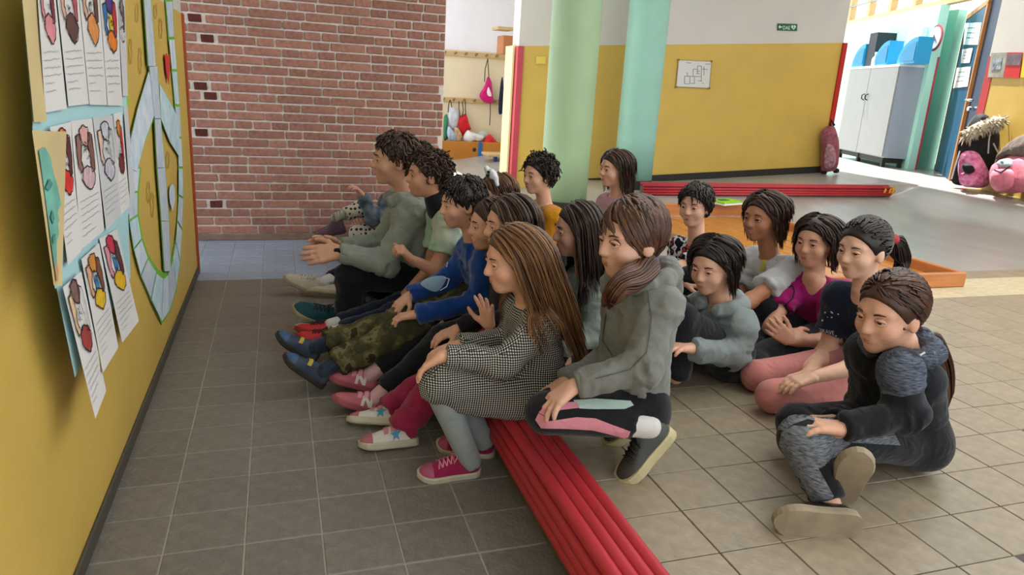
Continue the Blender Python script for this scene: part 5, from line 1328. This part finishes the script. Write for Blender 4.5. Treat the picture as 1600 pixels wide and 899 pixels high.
M_blk = G_('black_cotton', '#17181b', var=.2); M_sole_w = mat('off_white_rubber', '#b9b29c', .7, .12, 20); M_sole_d = mat('dark_rubber', '#2b2a28', .7, .1, 20)
M_sockw = G_('white_sock', '#c9c6c0', var=.05)
BR = ('#24170f', '#55392a'); DK = ('#150f0c', '#3a2a22'); LB = ('#4a2f1c', '#94683c'); MB_ = ('#2c1b12', '#6b4630')
def check_mat(name, a, b, scale):
    """small two colour check woven on three planes, picked by the surface direction"""
    m = bpy.data.materials.new(name); m.use_nodes = True; nt = m.node_tree; N = nt.nodes; L = nt.links; bs = N['Principled BSDF']; bs.inputs['Roughness'].default_value = .9; bs.inputs['Specular IOR Level'].default_value = .15
    tc = N.new('ShaderNodeTexCoord'); sp = N.new('ShaderNodeSeparateXYZ'); L.new(tc.outputs['Object'], sp.inputs[0])
    ge = N.new('ShaderNodeNewGeometry'); sn_ = N.new('ShaderNodeSeparateXYZ'); L.new(ge.outputs['Normal'], sn_.inputs[0])
    def M(op, x, y=None):
        n = N.new('ShaderNodeMath'); n.operation = op
        for i, q in enumerate((x, y)):
            if q is None: continue
            if isinstance(q, (int, float)): n.inputs[i].default_value = q
            else: L.new(q, n.inputs[i])
        return n.outputs[0]
    st = [M('GREATER_THAN', M('FRACT', M('MULTIPLY', sp.outputs[i], scale)), .5) for i in range(3)]
    ck = lambda i, j: M('MULTIPLY', M('ADD', st[i], st[j]), .5)
    ab = [M('ABSOLUTE', sn_.outputs[i]) for i in range(3)]
    px = M('GREATER_THAN', ab[0], M('MAXIMUM', ab[1], ab[2])); pz = M('GREATER_THAN', ab[2], M('MAXIMUM', ab[0], ab[1]))
    f = M('ADD', M('ADD', M('MULTIPLY', px, ck(1, 2)), M('MULTIPLY', pz, ck(0, 1))), M('MULTIPLY', M('SUBTRACT', 1.0, M('ADD', px, pz)), ck(0, 2)))
    rp = N.new('ShaderNodeValToRGB'); rp.color_ramp.interpolation = 'CONSTANT'; rp.color_ramp.elements[0].color = srgb(a); e = rp.color_ramp.elements.new(.3); e.color = srgb('#55554f'); rp.color_ramp.elements[-1].position = .7; rp.color_ramp.elements[-1].color = srgb(b)
    L.new(f, rp.inputs['Fac']); L.new(rp.outputs['Color'], bs.inputs['Base Color']); return m
def dots_mat(name, base, dot, scale):
    m = bpy.data.materials.new(name); m.use_nodes = True; N = m.node_tree.nodes; L = m.node_tree.links; b = N['Principled BSDF']; b.inputs['Roughness'].default_value = .9
    tc = N.new('ShaderNodeTexCoord'); vo = N.new('ShaderNodeTexVoronoi'); vo.inputs['Scale'].default_value = scale; vo.inputs['Randomness'].default_value = .35; L.new(tc.outputs['Object'], vo.inputs['Vector'])
    rp = N.new('ShaderNodeValToRGB'); rp.color_ramp.interpolation = 'CONSTANT'; rp.color_ramp.elements[0].color = srgb(dot); rp.color_ramp.elements[1].position = .36; rp.color_ramp.elements[1].color = srgb(base)
    L.new(vo.outputs['Distance'], rp.inputs['Fac']); L.new(rp.outputs['Color'], b.inputs['Base Color']); return m
def camo_mat(name, cols, scale):
    m = bpy.data.materials.new(name); m.use_nodes = True; N = m.node_tree.nodes; L = m.node_tree.links; b = N['Principled BSDF']; b.inputs['Roughness'].default_value = .9; b.inputs['Specular IOR Level'].default_value = .15
    tc = N.new('ShaderNodeTexCoord'); nz = N.new('ShaderNodeTexNoise'); nz.inputs['Scale'].default_value = scale; nz.inputs['Detail'].default_value = 3; L.new(tc.outputs['Object'], nz.inputs['Vector'])
    rp = N.new('ShaderNodeValToRGB'); rp.color_ramp.interpolation = 'CONSTANT'; E = rp.color_ramp.elements; E[0].color = srgb(cols[0]); E[1].position = .45; E[1].color = srgb(cols[1])
    for i, c in enumerate(cols[2:]): e = E.new(.54+.08*i); e.color = srgb(c)
    L.new(nz.outputs['Fac'], rp.inputs['Fac']); L.new(rp.outputs['Color'], b.inputs['Base Color']); return m
def heather(name, a, b): return mat(name, a, .9, 0, 55, .3, 300, .15, stretch=(1, 1, 6), col2=b, detail=5)

# ---------------------------------------------------------------- front row, nearest first
M_dress = check_mat('black_white_check', '#111214', '#d2cfc6', 135)
def dress_extra(o):
    s = o['s']; K, H = o['Kn'], o['Hp']; up = o['up']; q = []
    for sd in (1, -1):
        q.append((H[sd]-np.array([0, 0, .015]), K[sd]+np.array([.012, 0, .004]), .092*s, .066*s, dict(k=.04)))
        q.append((H[sd]+np.array([.0, 0, -.045]), K[sd]+np.array([.07, 0, -.075]), .060*s, .034*s, dict(k=.05)))
    q.append((K[1]+np.array([.02, 0, 0]), K[-1]+np.array([.02, 0, 0]), .060*s, .060*s, dict(k=.05)))
    q.append(((H[1]+H[-1])/2, (K[1]+K[-1])/2+np.array([.08, 0, .0]), .09*s, .07*s, dict(k=.05)))
    return q
P7 = person('person in a black and white checked dress sitting on the red tubes', 1.0, (803, 406, 2.05), (828, 474, 2.07), (838, 618, 2.10), fa=.02, hyaw=.02, hpitch=.18,
    an=((788, 566, 1.95), (692, 556, 1.97), (645, 584, 2.0), dict(curl=.35, palm=(-.3, 0, -1))), af=((800, 532, 2.20), (714, 541, 2.13), (652, 566, 2.10), dict(curl=.25)),
    ln=((682, 596, 2.02),), lf=((700, 590, 2.17),), sn=(('f', 748, 739), ('f', 648, 750)), sf=(('f', 772, 711), ('f', 690, 700)),
    shoes=dict(up_m=G_('crimson_knit', '#8e2148', var=.12), sole_m=M_sole_w, laces=mat('pink_lace', '#d0788f', .7), toecap=mat('mauve_toe', '#9c4a66', .5)),
    legs=dict(m=G_('pale_grey_tights', '#8f9896', var=.05), t=.0, wr=.003, name='tights', end=1.12), top=dict(m=M_dress, t=.010, name='dress', extra=dress_extra, wr=.012, w=1.05, segs=lambda o: [(o['Hp'][1], o['Kn'][1], .7)]),
    hair=dict(style='long', n=1700, length=.42, c=LB, rad=.0031, wave=.003, part=-.01, back=.95), res=.0075, seed=1, floor=0.0, skin='#d6a083')
P9 = person('person kneeling in a grey hoodie and black leggings with pink stripe', 1.04, (987, 374, 1.75), (1003, 436, 1.76), (985, 625, 1.77), fa=.05, hyaw=.1, hpitch=.10,
    an=((1004, 574, 1.60), (895, 604, 1.64), (848, 640, 1.63), dict(curl=.32, palm=(.1, 0, -1), spread=.3)), af=((960, 560, 1.92), (880, 600, 1.86), (845, 625, 1.85)),
    ln=((855, 645, 1.68), (985, 672, 1.68)), lf=((868, 632, 1.86), (985, 650, 1.88)), sn=((1052, 674, 1.63), (985, 748, 1.63), (-.75, 0, .6)), sf=((1028, 630, 1.84), (972, 682, 1.84), (-.75, 0, .6)),
    shoes=dict(up_m=mat('charcoal_leather', '#3a3c3a', .45, .15, 20), sole_m=mat('cream_rubber', '#b5ac84', .7, .1, 20), laces=mat('black_lace', '#161616', .6), high=.012, sole_h=.034),
    socks=M_sockw, legs=dict(m=M_blk, t=.002, wr=.004, end=.86, name='leggings'), top=dict(m=G_('mid_grey_sweat', '#74766f', var=.08), t=.010, name='hoodie', hood=True, wr=.016, hem=.03),
    hair=dict(style='pony', n=620, c=MB_, tie=('w', *(ony(1018, 410, 1.71))), path=[(1000, 428, 1.66), (968, 446, 1.60), (948, 480, 1.60)], r=.034, nt=420, tiem=mat('blue_hair_tie', '#1f55b0', .5)), res=.0075, seed=2, skin='#cfa088')
pk = G_('rose_stripe', '#c5808a', var=.06); mn = G_('mint_stripe', '#a9bdb2', var=.06)
pdecal(P9['trousers'], [(846, 669), (837, 656), (842, 646), (853, 652), (858, 658), (900, 652), (930, 654), (962, 666), (985, 674), (980, 686), (955, 679), (925, 672), (890, 670)], pk, 'side_stripe')
pdecal(P9['trousers'], [(842, 645), (850, 637), (880, 630), (903, 628), (905, 638), (876, 641), (860, 645), (853, 651)], pk, 'side_stripe')
pdecal(P9['trousers'], [(895, 626), (930, 624), (985, 627), (990, 634), (976, 640), (930, 640), (905, 639)], mn, 'side_stripe')
ldecal(P9['top'], [(1012, 455), (1018, 500), (1010, 552), (985, 578), (930, 592)], 1.6, mat('dark_seam', '#4f514c', .9), 'seam')
ldecal(P9['top'], [(948, 490), (942, 530), (958, 556)], 1.6, mat('dark_seam', '#4f514c', .9), 'pocket_edge')
# ---- star shoe child, behind the dress
P6 = person('person in magenta trousers and star trainers behind the checked dress', 1.0, (797, 352, 2.42), ('w', .86, 2.44, .63), ('w', .84, 2.46, .33),
    an=((790, 512, 2.32), (764, 510, 2.30), (757, 468, 2.29), dict(curl=.06, palm=(-1, -.5, 0), spread=.55, thumb=1.0)), af=None,
    ln=((704, 574, 2.36),), lf=((716, 566, 2.52),), sn=(('f', 652, 694), ('f', 568, 702)), sf=(('f', 628, 668), ('f', 550, 664)),
    shoes=dict(up_m=mat('white_leather', '#c9c6ba', .5, .06, 20), sole_m=M_sole_w, toecap=mat('old_rose_suede', '#a8646c', .7), straps=[(.38, .47, mat('rose_strap', '#b8767c', .6)), (.51, .59, mat('rose_strap', '#b8767c', .6))], side_emblem=STAR, emblem_m=mat('blue_star', '#3d87a6', .5)),
    legs=dict(m=G_('magenta_fleece', '#8e2443', var=.15), t=.012, wr=.018, end=1.06), top=dict(m=G_('dark_plum_knit', '#1e1a22', var=.2), t=.01), hair=dict(style='long', n=380, length=.3, c=BR), res=.0105, seed=3, floor=0.0)
# ---- pink trainers child
P5 = person('person all in black with pink lettered trainers', 1.0, (768, 352, 2.72), ('w', .90, 2.74, .62), ('w', .90, 2.76, .32),
    an=((790, 485, 2.66), (768, 505, 2.60), (742, 512, 2.58)), ln=((694, 528, 2.68),), lf=((694, 508, 2.84),), sn=((594, 652, 2.60), (519, 628, 2.60)), sf=((585, 614, 2.80), (512, 594, 2.80)),
    shoes=dict(up_m=mat('pink_suede', '#b8626b', .7, .1, 20), sole_m=mat('dull_pink_rubber', '#9c5058', .7), straps=[(.40, .48, mat('pink_strap', '#cf8d97', .6)), (.52, .60, mat('pink_strap', '#cf8d97', .6))], side_emblem=NLOGO, emblem_m=mat('silver_letter', '#d0cbc2', .4)),
    socks=G_('pale_pink_sock', '#c9a3a4', var=.05), legs=dict(m=M_blk, t=.006, wr=.01, end=.88), top=dict(m=G_('black_sweat', '#16161a', var=.2), t=.012), hair=dict(style='long', n=380, length=.3, c=('#2a1712', '#5c3428')), res=.0105, seed=4, floor=0.0)
# ---- blue fleece boy
camo = camo_mat('olive_camouflage', ['#3c3a26', '#4e4a30', '#6a6243', '#332f20'], 14)
P4 = person('person in a blue fleece and olive camouflage trousers', 1.0, (722, 318, 2.92), (742, 384, 2.93), ('w', .90, 2.96, .33), fa=.05, hpitch=.15,
    an=((752, 470, 2.82), (648, 492, 2.82), (608, 498, 2.84), dict(curl=.5)), af=((700, 440, 3.06), (638, 463, 3.02), (606, 492, 2.98), dict(curl=.4)),
    ln=((622, 522, 2.86),), lf=((628, 500, 3.02),), sn=((502, 606, 2.80), (446, 566, 2.80), (.55, 0, 1)), sf=((488, 570, 3.00), (432, 530, 3.00), (.55, 0, 1)),
    shoes=dict(up_m=mat('navy_trainer', '#26354a', .6, .15, 20), sole_m=M_sole_d, straps=[(.50, .58, mat('yellow_strap', '#b59a2c', .6))], toecap=mat('blue_toe', '#2f4f74', .5), heelcap=mat('striped_sock', '#3c4148', .7)),
    legs=dict(m=camo, t=.014, wr=.022, end=.86), socks=G_('navy_striped_sock', '#2d3442', var=.4), top=dict(m=G_('royal_blue_fleece', '#123f86', var=.14, sheen=.4), t=.014, name='fleece', collar=True, wr=.016),
    hair=dict(style='short', n=420, length=.06, c=DK), res=.0075, seed=5, floor=0.0)
ldecal(P4['top'], [(712, 378), (704, 396), (698, 418)], 1.8, mat('pale_zip', '#b9c2cc', .4), 'zip')
mk = thing('face_mask', onz(686, 452, .38), 'light blue surgical mask hanging at the elbow of the blue fleece', 'face mask')
mkP = [ony(u, v, 2.80) for u, v in ((657, 443), (670, 434), (690, 431), (697, 436), (688, 452), (679, 456), (666, 451))]
soft_sack(np.array(mkP), np.array([-.3, -.9, .3]), .012, mat('pale_blue_mask', '#8fb0c9', .7, .05, 20), 'mask_panel', mk, wr=.006)
MB().tube([ony(694, 434, 2.8), ony(702, 436, 2.78), ony(698, 448, 2.77), ony(688, 454, 2.79)], .002, 5).build('ear_loop', M_paper, mk)
# ---- mint shirt boy
P3 = person('person in a pale mint printed T-shirt with raised fist', 1.0, (668, 274, 3.25), (688, 326, 3.25), ('w', .90, 3.27, .32), hpitch=.02,
    an=((682, 424, 3.12), (640, 404, 3.10), (620, 380, 3.08), dict(curl=1.15, palm=(-1, 0, .3))), af=((672, 420, 3.36), (640, 452, 3.32), (622, 474, 3.3)),
    ln=((620, 492, 3.16),), lf=((624, 478, 3.34),), sn=((532, 547, 3.12), (458, 531, 3.12)), sf=((528, 534, 3.26), (455, 518, 3.26)),
    shoes=dict(up_m=mat('red_trainer', '#b01f24', .6, .1, 20), sole_m=mat('red_rubber', '#8f2226', .7), laces=mat('dark_red_lace', '#3a1216', .6)), socks=M_sockw,
    legs=dict(m=G_('navy_cotton', '#141a30', var=.15), t=.008, wr=.012, end=.9), top=dict(m=mat('mint_print', '#93b59a', .9, 0, 9, .2, 300, .15, col2='#c9c9b4'), t=.012, sleeve='short', name='tshirt'), hair=dict(style='curly', n=420, length=.055, c=BR), res=.0092, seed=6, floor=0.0, skin='#c58f72')
ng = Field(.015); ng.cone(P3['N']+P3['up']*.045, P3['N']+P3['up']*.0, .055, .066); V, Fq = ng.mesh(.008); obj('neck_warmer', V, Fq, M_blk, P3['root'], smooth=True)
# ---- grey hoodie boy
P2 = person('person in a grey hoodie and black trousers holding both hands out', 1.18, (617, 250, 3.55), (634, 312, 3.55), (655, 428, 3.58), fa=0.0, hpitch=.05,
    an=((604, 410, 3.40), (528, 394, 3.42), (462, 401, 3.44), dict(curl=.10, palm=(.1, .8, -.5), spread=.1, thumb=1.0, size=1.2)), af=((592, 384, 3.70), (528, 386, 3.62), (474, 374, 3.58), dict(curl=.2, palm=(0, -.8, -.4), size=1.15)),
    ln=((550, 432, 3.46),), lf=((560, 420, 3.68),), sn=(('f', 556, 530), ('f', 500, 530)), sf=((606, 508, 3.72), (566, 476, 3.72)),
    shoes=dict(up_m=mat('white_trainer', '#b5b6b0', .5, .1, 20), sole_m=M_sole_w, straps=[(.4, .48, mat('pale_strap', '#c9cac4', .5)), (.52, .6, mat('pale_strap', '#c9cac4', .5))]),
    legs=dict(m=M_blk, t=.011, wr=.016, end=.97), top=dict(m=G_('sage_grey_sweat', '#8a9084', var=.08), t=.018, name='hoodie', hood=True, wr=.022, hem=.02), hair=dict(style='short', n=400, length=.06, c=BR), res=.0075, seed=7, floor=0.0, skin='#c89678')
for sd in (1,):
    w = P2['Wr'][sd]; ax = nrm(w-P2['El'][sd]); b_ = Field(.004); b_.cone(w-ax*.004, w+ax*.006, .026, .025); V, Fq = b_.mesh(.004); obj('wrist_band', V, Fq, M_blk, P2['root'], smooth=True)
# ---- three children mostly hidden behind the hoodie boy
Pb = person('person in grey camouflage trousers and teal trainers', 1.0, (640, 262, 4.0), ('w', .80, 4.0, .60), ('w', .92, 4.0, .32), ln=((590, 462, 3.72),), lf=((585, 446, 3.92),), sn=(('f', 542, 530), ('f', 486, 524)), sf=((536, 518, 3.66), (447, 480, 3.66), (.45, -.35, 1)),
    shoes=dict(L=.29, W=.105, up_m=mat('teal_suede', '#1c4f57', .7, .15, 20), sole_m=mat('yellowed_rubber', '#a8a37c', .7, .12, 20), laces=mat('dark_lace', '#20282a', .7)), socks=G_('dark_sock', '#25282c'), legs=dict(m=camo_mat('grey_camouflage', ['#3a3d3c', '#565a57', '#7a7d78', '#2e3130'], 16), t=.012, wr=.018, end=.86), top=dict(m=G_('grey_marl', '#5a5d60')), hair=dict(style='short', n=300, c=BR), res=.012, seed=8, floor=0.0)
Pc = person('person in navy trousers and cream trainers near the brick wall', 1.0, (652, 250, 4.45), ('w', .84, 4.45, .60), ('w', .95, 4.45, .32), ln=((566, 418, 4.30),), lf=((572, 408, 4.46),), sn=(('f', 546, 467), ('f', 488, 464)), sf=((508, 468, 4.22), (438, 436, 4.22), (.4, 0, 1)),
    shoes=dict(L=.27, W=.10, up_m=mat('cream_trainer', '#b8ad9a', .55, .08, 20), sole_m=mat('beige_rubber', '#a59a82', .7, .1, 20), laces=mat('cream_lace', '#c8c0b0', .7), heelcap=mat('brown_trim', '#7a4636', .6)), socks=M_sockw, legs=dict(m=MATS['navy_cotton'], t=.008, wr=.012, end=.85), top=dict(m=G_('slate_sweat', '#49505a')), hair=dict(style='short', n=300, c=DK), res=.012, seed=9, floor=0.0)
Pd = person('person in spotted leggings and purple boots raising a hand by the brick wall', 1.0, (615, 258, 4.95), (612, 310, 4.95), (612, 372, 4.98), fa=.1, an=((584, 342, 4.82), (566, 304, 4.80), (550, 286, 4.78), dict(curl=.7, palm=(-.6, 0, -.5))), af=((590, 350, 5.05), (572, 362, 4.90), (548, 340, 4.84), dict(curl=.3, palm=(.3, .9, 0))),
    ln=((560, 366, 4.86), (600, 380, 4.86)), lf=((566, 326, 5.02),), sf=((540, 362, 4.98), (480, 372, 4.98), (.4, -.2, 1)), shoes=dict(up_m=mat('mauve_boot', '#5d4450', .5, .15, 20), sole_m=mat('mauve_rubber', '#4c3a42', .7), high=.05),
    legs=dict(m=dots_mat('spotted_cotton', '#b9b2a0', '#191718', 34), t=.008, wr=.008, end=.72, name='leggings'), socks=mat('striped_knit', '#b9b4a2', .9, 0, 60, stretch=(3, .2, .2), col2='#2a2a28'), top=dict(m=mat('navy_grey_shell', '#2f3a48', .6, 0, 14, .2, 80, col2='#6d7a86'), t=.016, name='jacket', wr=.018), hair=dict(style='long', n=300, length=.2, c=BR), res=.012, seed=10, floor=0.0, skin='#c8937c')
# ---------------------------------------------------------------- second row on the upper floor
P8 = person('person in a pale grey green sweater between the checked dress and the kneeling hoodie', 1.0, (903, 360, 2.50), (916, 430, 2.52), (922, 570, 2.56), fa=-.15, hpitch=.12, an=((934, 520, 2.40), (872, 545, 2.38), (846, 552, 2.38)), ln=((846, 548, 2.44), (880, 600, 2.40)), lf=((850, 540, 2.60), (880, 590, 2.58)),
    legs=dict(m=M_blk, t=.006, wr=.01), top=dict(m=G_('grey_green_knit', '#8f9a90', var=.1), t=.016, wr=.016), hair=dict(style='long', n=750, length=.34, c=('#1c1310', '#4c352a'), wave=.003), res=.0092, seed=11)
Pp = person('person wearing a white spotted headband', 1.0, (776, 306, 3.42), ('w', 1.12, 3.44, .66), ('w', 1.14, 3.46, .32), top=dict(m=G_('dark_navy_sweat', '#23283a')), legs=dict(m=M_blk), hair=dict(style='long', n=340, length=.16, c=('#3a2416', '#7a5232')), res=.012, seed=12)
hb = thing('headband', Pp['hd']+np.array([0, 0, .1]), 'white fluffy headband with black spots', 'headband')
W = Pp['W']; M_fl = G_('white_plush', '#d6d6d8', var=.08)
hbf = Field(.015); pts = [W(.02, y*.092, .03+.098*math.sqrt(max(0, 1-y*y*.9))) for y in np.linspace(-.95, .95, 9)]
for i in range(8): hbf.cone(pts[i], pts[i+1], .010, .010)
hbf.cone(W(.035, .045, .115), W(.04, .06, .135), .017, .014); hbf.cone(W(.035, -.03, .125), W(.04, -.045, .145), .016, .013); V, Fq = hbf.mesh(.006); ho = obj('band', V, Fq, M_fl, hb, smooth=True)
for y, z in ((.06, .137), (.048, .118)): MB().ball(W(.058, y, z), (.008, .008, .007), 6).build('spot', M_blk, hb, smooth=True)
P10 = person('person in a mustard yellow shirt in front of the sage column', 1.0, (842, 274, 3.75), (851, 322, 3.77), ('w', 1.50, 3.8, .32), hyaw=.3, top=dict(m=G_('mustard_cotton', '#b4770f', var=.12), t=.014), legs=dict(m=M_blk), hair=dict(style='curly', n=420, length=.06, c=DK), res=.012, seed=13)
P11 = person('person in a pale pink jacket in front of the mint column', 1.0, (960, 264, 3.85), (963, 311, 3.87), ('w', 1.86, 3.9, .32), hyaw=.2, top=dict(m=G_('pale_pink_shell', '#b58a94', var=.12), t=.016, name='jacket'), legs=dict(m=M_blk), hair=dict(style='long', n=380, length=.2, c=BR), res=.012, seed=14)
P12 = person('person in a black, white and red printed T-shirt by the wooden tray', 1.0, (1086, 322, 3.15), (1088, 380, 3.17), (1086, 470, 3.2), fa=.35, hyaw=.25, an=((1040, 424, 3.02), (1070, 442, 2.95), (1096, 448, 2.92)), top=dict(m=camo_mat('black_white_red_print', ['#17181c', '#c9cdd0', '#1b1d22', '#b5402f'], 17), t=.012, sleeve='short', name='tshirt'), legs=dict(m=M_blk), hair=dict(style='short', n=420, length=.08, c=DK), res=.0105, seed=15)
P13 = person('person in a white T-shirt with yellow sleeve stripe', 1.0, (1192, 340, 2.62), (1203, 402, 2.64), (1210, 520, 2.68), fa=.2, hyaw=.1, an=((1172, 470, 2.46), (1150, 488, 2.40), (1120, 495, 2.38)), top=dict(m=G_('white_cotton', '#b9b9b9', var=.06), t=.014, sleeve='short', name='tshirt', wr=.018), legs=dict(m=M_blk), hair=dict(style='long', n=420, length=.14, c=BR), res=.0092, seed=16, skin='#a87150')
pdecal(P13['top'], [(1200, 380), (1206, 380), (1194, 424), (1187, 424)], G_('yellow_stripe', '#c4b44c', var=.06), 'sleeve_stripe')
P14 = person('person in a pale grey sweater hugging black clad knees', 1.0, (1114, 416, 2.25), (1126, 478, 2.26), (1118, 572, 2.28), fa=.25, hyaw=.2, hpitch=.2, an=((1150, 552, 2.14), (1078, 545, 2.08), (1042, 540, 2.06), dict(curl=.4)), af=((1100, 540, 2.42), (1060, 530, 2.2), (1035, 535, 2.15)),
    ln=((1062, 502, 2.16), (1056, 590, 2.12)), lf=((1054, 488, 2.32), (1048, 580, 2.30)), legs=dict(m=M_blk, t=.012, wr=.012), top=dict(m=G_('pale_grey_sweat', '#7e8684', var=.08), t=.016, hood=True, wr=.018), hair=dict(style='long', n=420, length=.13, c=DK), res=.0092, seed=17)
ldecal(P14['trousers'], [(1098, 555), (1104, 562), (1116, 566)], 3.2, mat('white_swoosh', '#c9c9c9', .6), 'logo')
P15 = person('person in a magenta T-shirt with black line drawing', 1.0, (1274, 378, 2.42), (1272, 440, 2.42), (1284, 562, 2.45), fa=.55, hyaw=-.15, an=((1292, 532, 2.28), (1232, 532, 2.22), (1196, 500, 2.24), dict(curl=.35, palm=(.3, .8, 0))), af=((1206, 510, 2.40), (1240, 522, 2.26), (1275, 545, 2.24), dict(curl=.35, palm=(.2, .8, -.3))),
    ln=((1160, 588, 2.22), (1200, 600, 2.14)), lf=((1152, 562, 2.42), (1180, 590, 2.36)), legs=dict(m=M_blk, t=.010, wr=.012), top=dict(m=G_('magenta_cotton', '#9c1a68', var=.1), t=.014, sleeve='short', name='tshirt', wr=.016), hair=dict(style='long', n=420, length=.14, c=('#1a1210', '#463228')), res=.0092, seed=18, skin='#cf9a7e')
mk_ = mat('black_print_line', '#171017', .8)
for pts in ([(1232, 450), (1238, 446), (1241, 456), (1237, 468), (1228, 476), (1224, 482)], [(1224, 478), (1230, 484), (1242, 488), (1248, 486)], [(1228, 476), (1234, 492), (1232, 502), (1238, 494)], [(1240, 488), (1232, 498), (1246, 502)]): ldecal(P15['top'], pts, 2.0, mk_, 'print_line')
P16 = person('person in a navy T-shirt and pink leggings with red hair tie', 1.02, (1348, 390, 2.02), (1352, 462, 2.03), (1372, 612, 2.06), fa=.30, hyaw=-.12, hpitch=.12, an=((1336, 574, 1.84), (1270, 590, 1.84), (1230, 600, 1.86), dict(curl=.3)), af=((1290, 552, 2.14), (1258, 588, 1.98), (1222, 602, 1.94), dict(curl=.3)),
    ln=((1205, 632, 1.92), (1330, 665, 1.86)), lf=((1180, 604, 2.10), (1310, 630, 2.10)), legs=dict(m=G_('salmon_leggings', '#bd7a74', var=.06), t=.002, wr=.004, name='leggings'), top=dict(m=G_('navy_jersey', '#18202f', var=.12), t=.014, sleeve='short', name='tshirt', hem=.0),
    hair=dict(style='pony', n=520, c=DK, tie=('w', *(ony(1396, 374, 2.08))), path=[(1404, 388, 2.10), (1410, 408, 2.10), (1406, 430, 2.08)], r=.035, nt=130, tiem=mat('red_hair_tie', '#b02a2a', .5)), res=.0075, seed=19, skin='#d9aa8e')
M_prw = mat('white_print_2', '#c4c4c8', .7)
V, F_ = text_mesh('BRAVE'); w = V[:, 0].max()
decal(P16['top'], [(1281+x/w*23-y*1.5, 519-y*9+x/w*5.0) for x, y, _ in V], F_, M_prw, 'print_lettering', whole=False)
rr = random.Random(3)
for i in range(34):
    u, v = rr.uniform(1282, 1310), rr.uniform(484, 562)
    if 506 < v < 524: continue
    q = rr.uniform(.6, 1.6); pdecal(P16['top'], [(u+q*math.cos(a), v+q*math.sin(a)) for a in np.linspace(0, 2*math.pi, 6, endpoint=False)], M_prw, 'print_dot')
for pts in ([(1296, 532), (1302, 538), (1298, 546), (1303, 552)], [(1287, 526), (1296, 530), (1304, 528)], [(1294, 542), (1299, 556), (1296, 560)]): ldecal(P16['top'], pts, 1.2, M_prw, 'print_line')
sk = Field(.02); 
for sd in (1, -1): sk.cone(P16['Hp'][sd]+P16['up']*.02, P16['Hp'][sd]+(P16['Kn'][sd]-P16['Hp'][sd])*.22, .088, .080, cut=(P16['Hp'][sd]+(P16['Kn'][sd]-P16['Hp'][sd])*.2, P16['Kn'][sd]-P16['Hp'][sd]))
V, Fq = sk.mesh(.008); V = wrinkle(V, Fq, [(P16['Hp'][1], P16['Kn'][1], 1)], .01, 40, .3); obj('shorts', V, Fq, G_('pale_shirt_tail', '#b9b5a4', var=.06), P16['root'], smooth=True)
# ---- girl in front at the right
hz = heather('heather_navy', '#262a33', '#6b7280')
P17 = person('person in a black and heather grey jacket sitting nearest on the beige tiles', 1.06, (1390, 490, 1.50), (1408, 548, 1.52), (1402, 692, 1.54), sh_n=(1408, 582, 1.40), fa=.25, hyaw=-.1, hpitch=.18, an=((1416, 646, 1.38), (1310, 670, 1.40), (1270, 664, 1.42), dict(curl=.3)), af=((1350, 640, 1.68), (1300, 660, 1.56), (1262, 660, 1.54)),
    ln=((1252, 686, 1.44), (1290, 785, 1.34)), lf=((1246, 662, 1.64), (1315, 748, 1.52)), sn=(('f', 1346, 824, .225), ('f', 1230, 820, .225), (.35, .9, .05)), sf=(('w', 1.425, 1.345, .21), ('w', 1.375, 1.265, .395), (.3, .5, .57)),
    shoes=dict(up_m=mat('black_patent', '#1d1e22', .3, .1, 20), sole_m=mat('worn_tan_rubber', '#8d7f68', .75, .2, 16), straps=[(.3, .4, mat('grey_velcro', '#3a3d44', .6))], tongue=mat('pink_patch', '#a85a68', .6)),
    legs=dict(m=M_blk, t=.004, wr=.006, end=.9, name='leggings'), top=dict(m=G_('black_sweat_2', '#191b1f', var=.2), t=.010, name='jacket', hood=True, hoodm=hz, wr=.014, hem=.02),
    hair=dict(style='pony', n=620, c=MB_, tie=('w', *(ony(1448, 526, 1.54))), path=[(1462, 546, 1.54), (1476, 585, 1.54), (1478, 634, 1.52)], r=.030, nt=170, tiem=mat('green_hair_tie', '#4fae3a', .5)), res=.0075, seed=20, skin='#cf9c80')
hzl = heather('heather_grey_leg', '#3a3d42', '#83878c')
pdecal(P17['trousers'], [(1218, 694), (1222, 676), (1240, 666), (1300, 670), (1392, 668), (1406, 696), (1330, 692), (1270, 694), (1280, 735), (1302, 775), (1285, 805), (1262, 782), (1240, 735), (1224, 708)], hzl, 'heather_panel', 4)
pdecal(P17['trousers'], [(1216, 672), (1222, 650), (1244, 644), (1290, 650), (1312, 660), (1305, 668), (1262, 656), (1240, 664), (1226, 674)], hzl, 'heather_panel', 4)
pdecal(P17['top'], [(1364, 566), (1384, 550), (1410, 548), (1440, 562), (1452, 590), (1442, 612), (1408, 620), (1372, 614), (1360, 590)], hz, 'heather_sleeve', 4)
ldecal(P17['top'], [(1386, 672), (1412, 684), (1440, 702)], 3.0, mat('white_piping', '#b9b9ba', .6), 'piping')
if 'hood' in P17: ldecal(P17['hood'], [(1352, 540), (1375, 556), (1400, 566), (1425, 562), (1445, 552)], 3.0, mat('white_piping', '#b9b9ba', .6), 'piping')
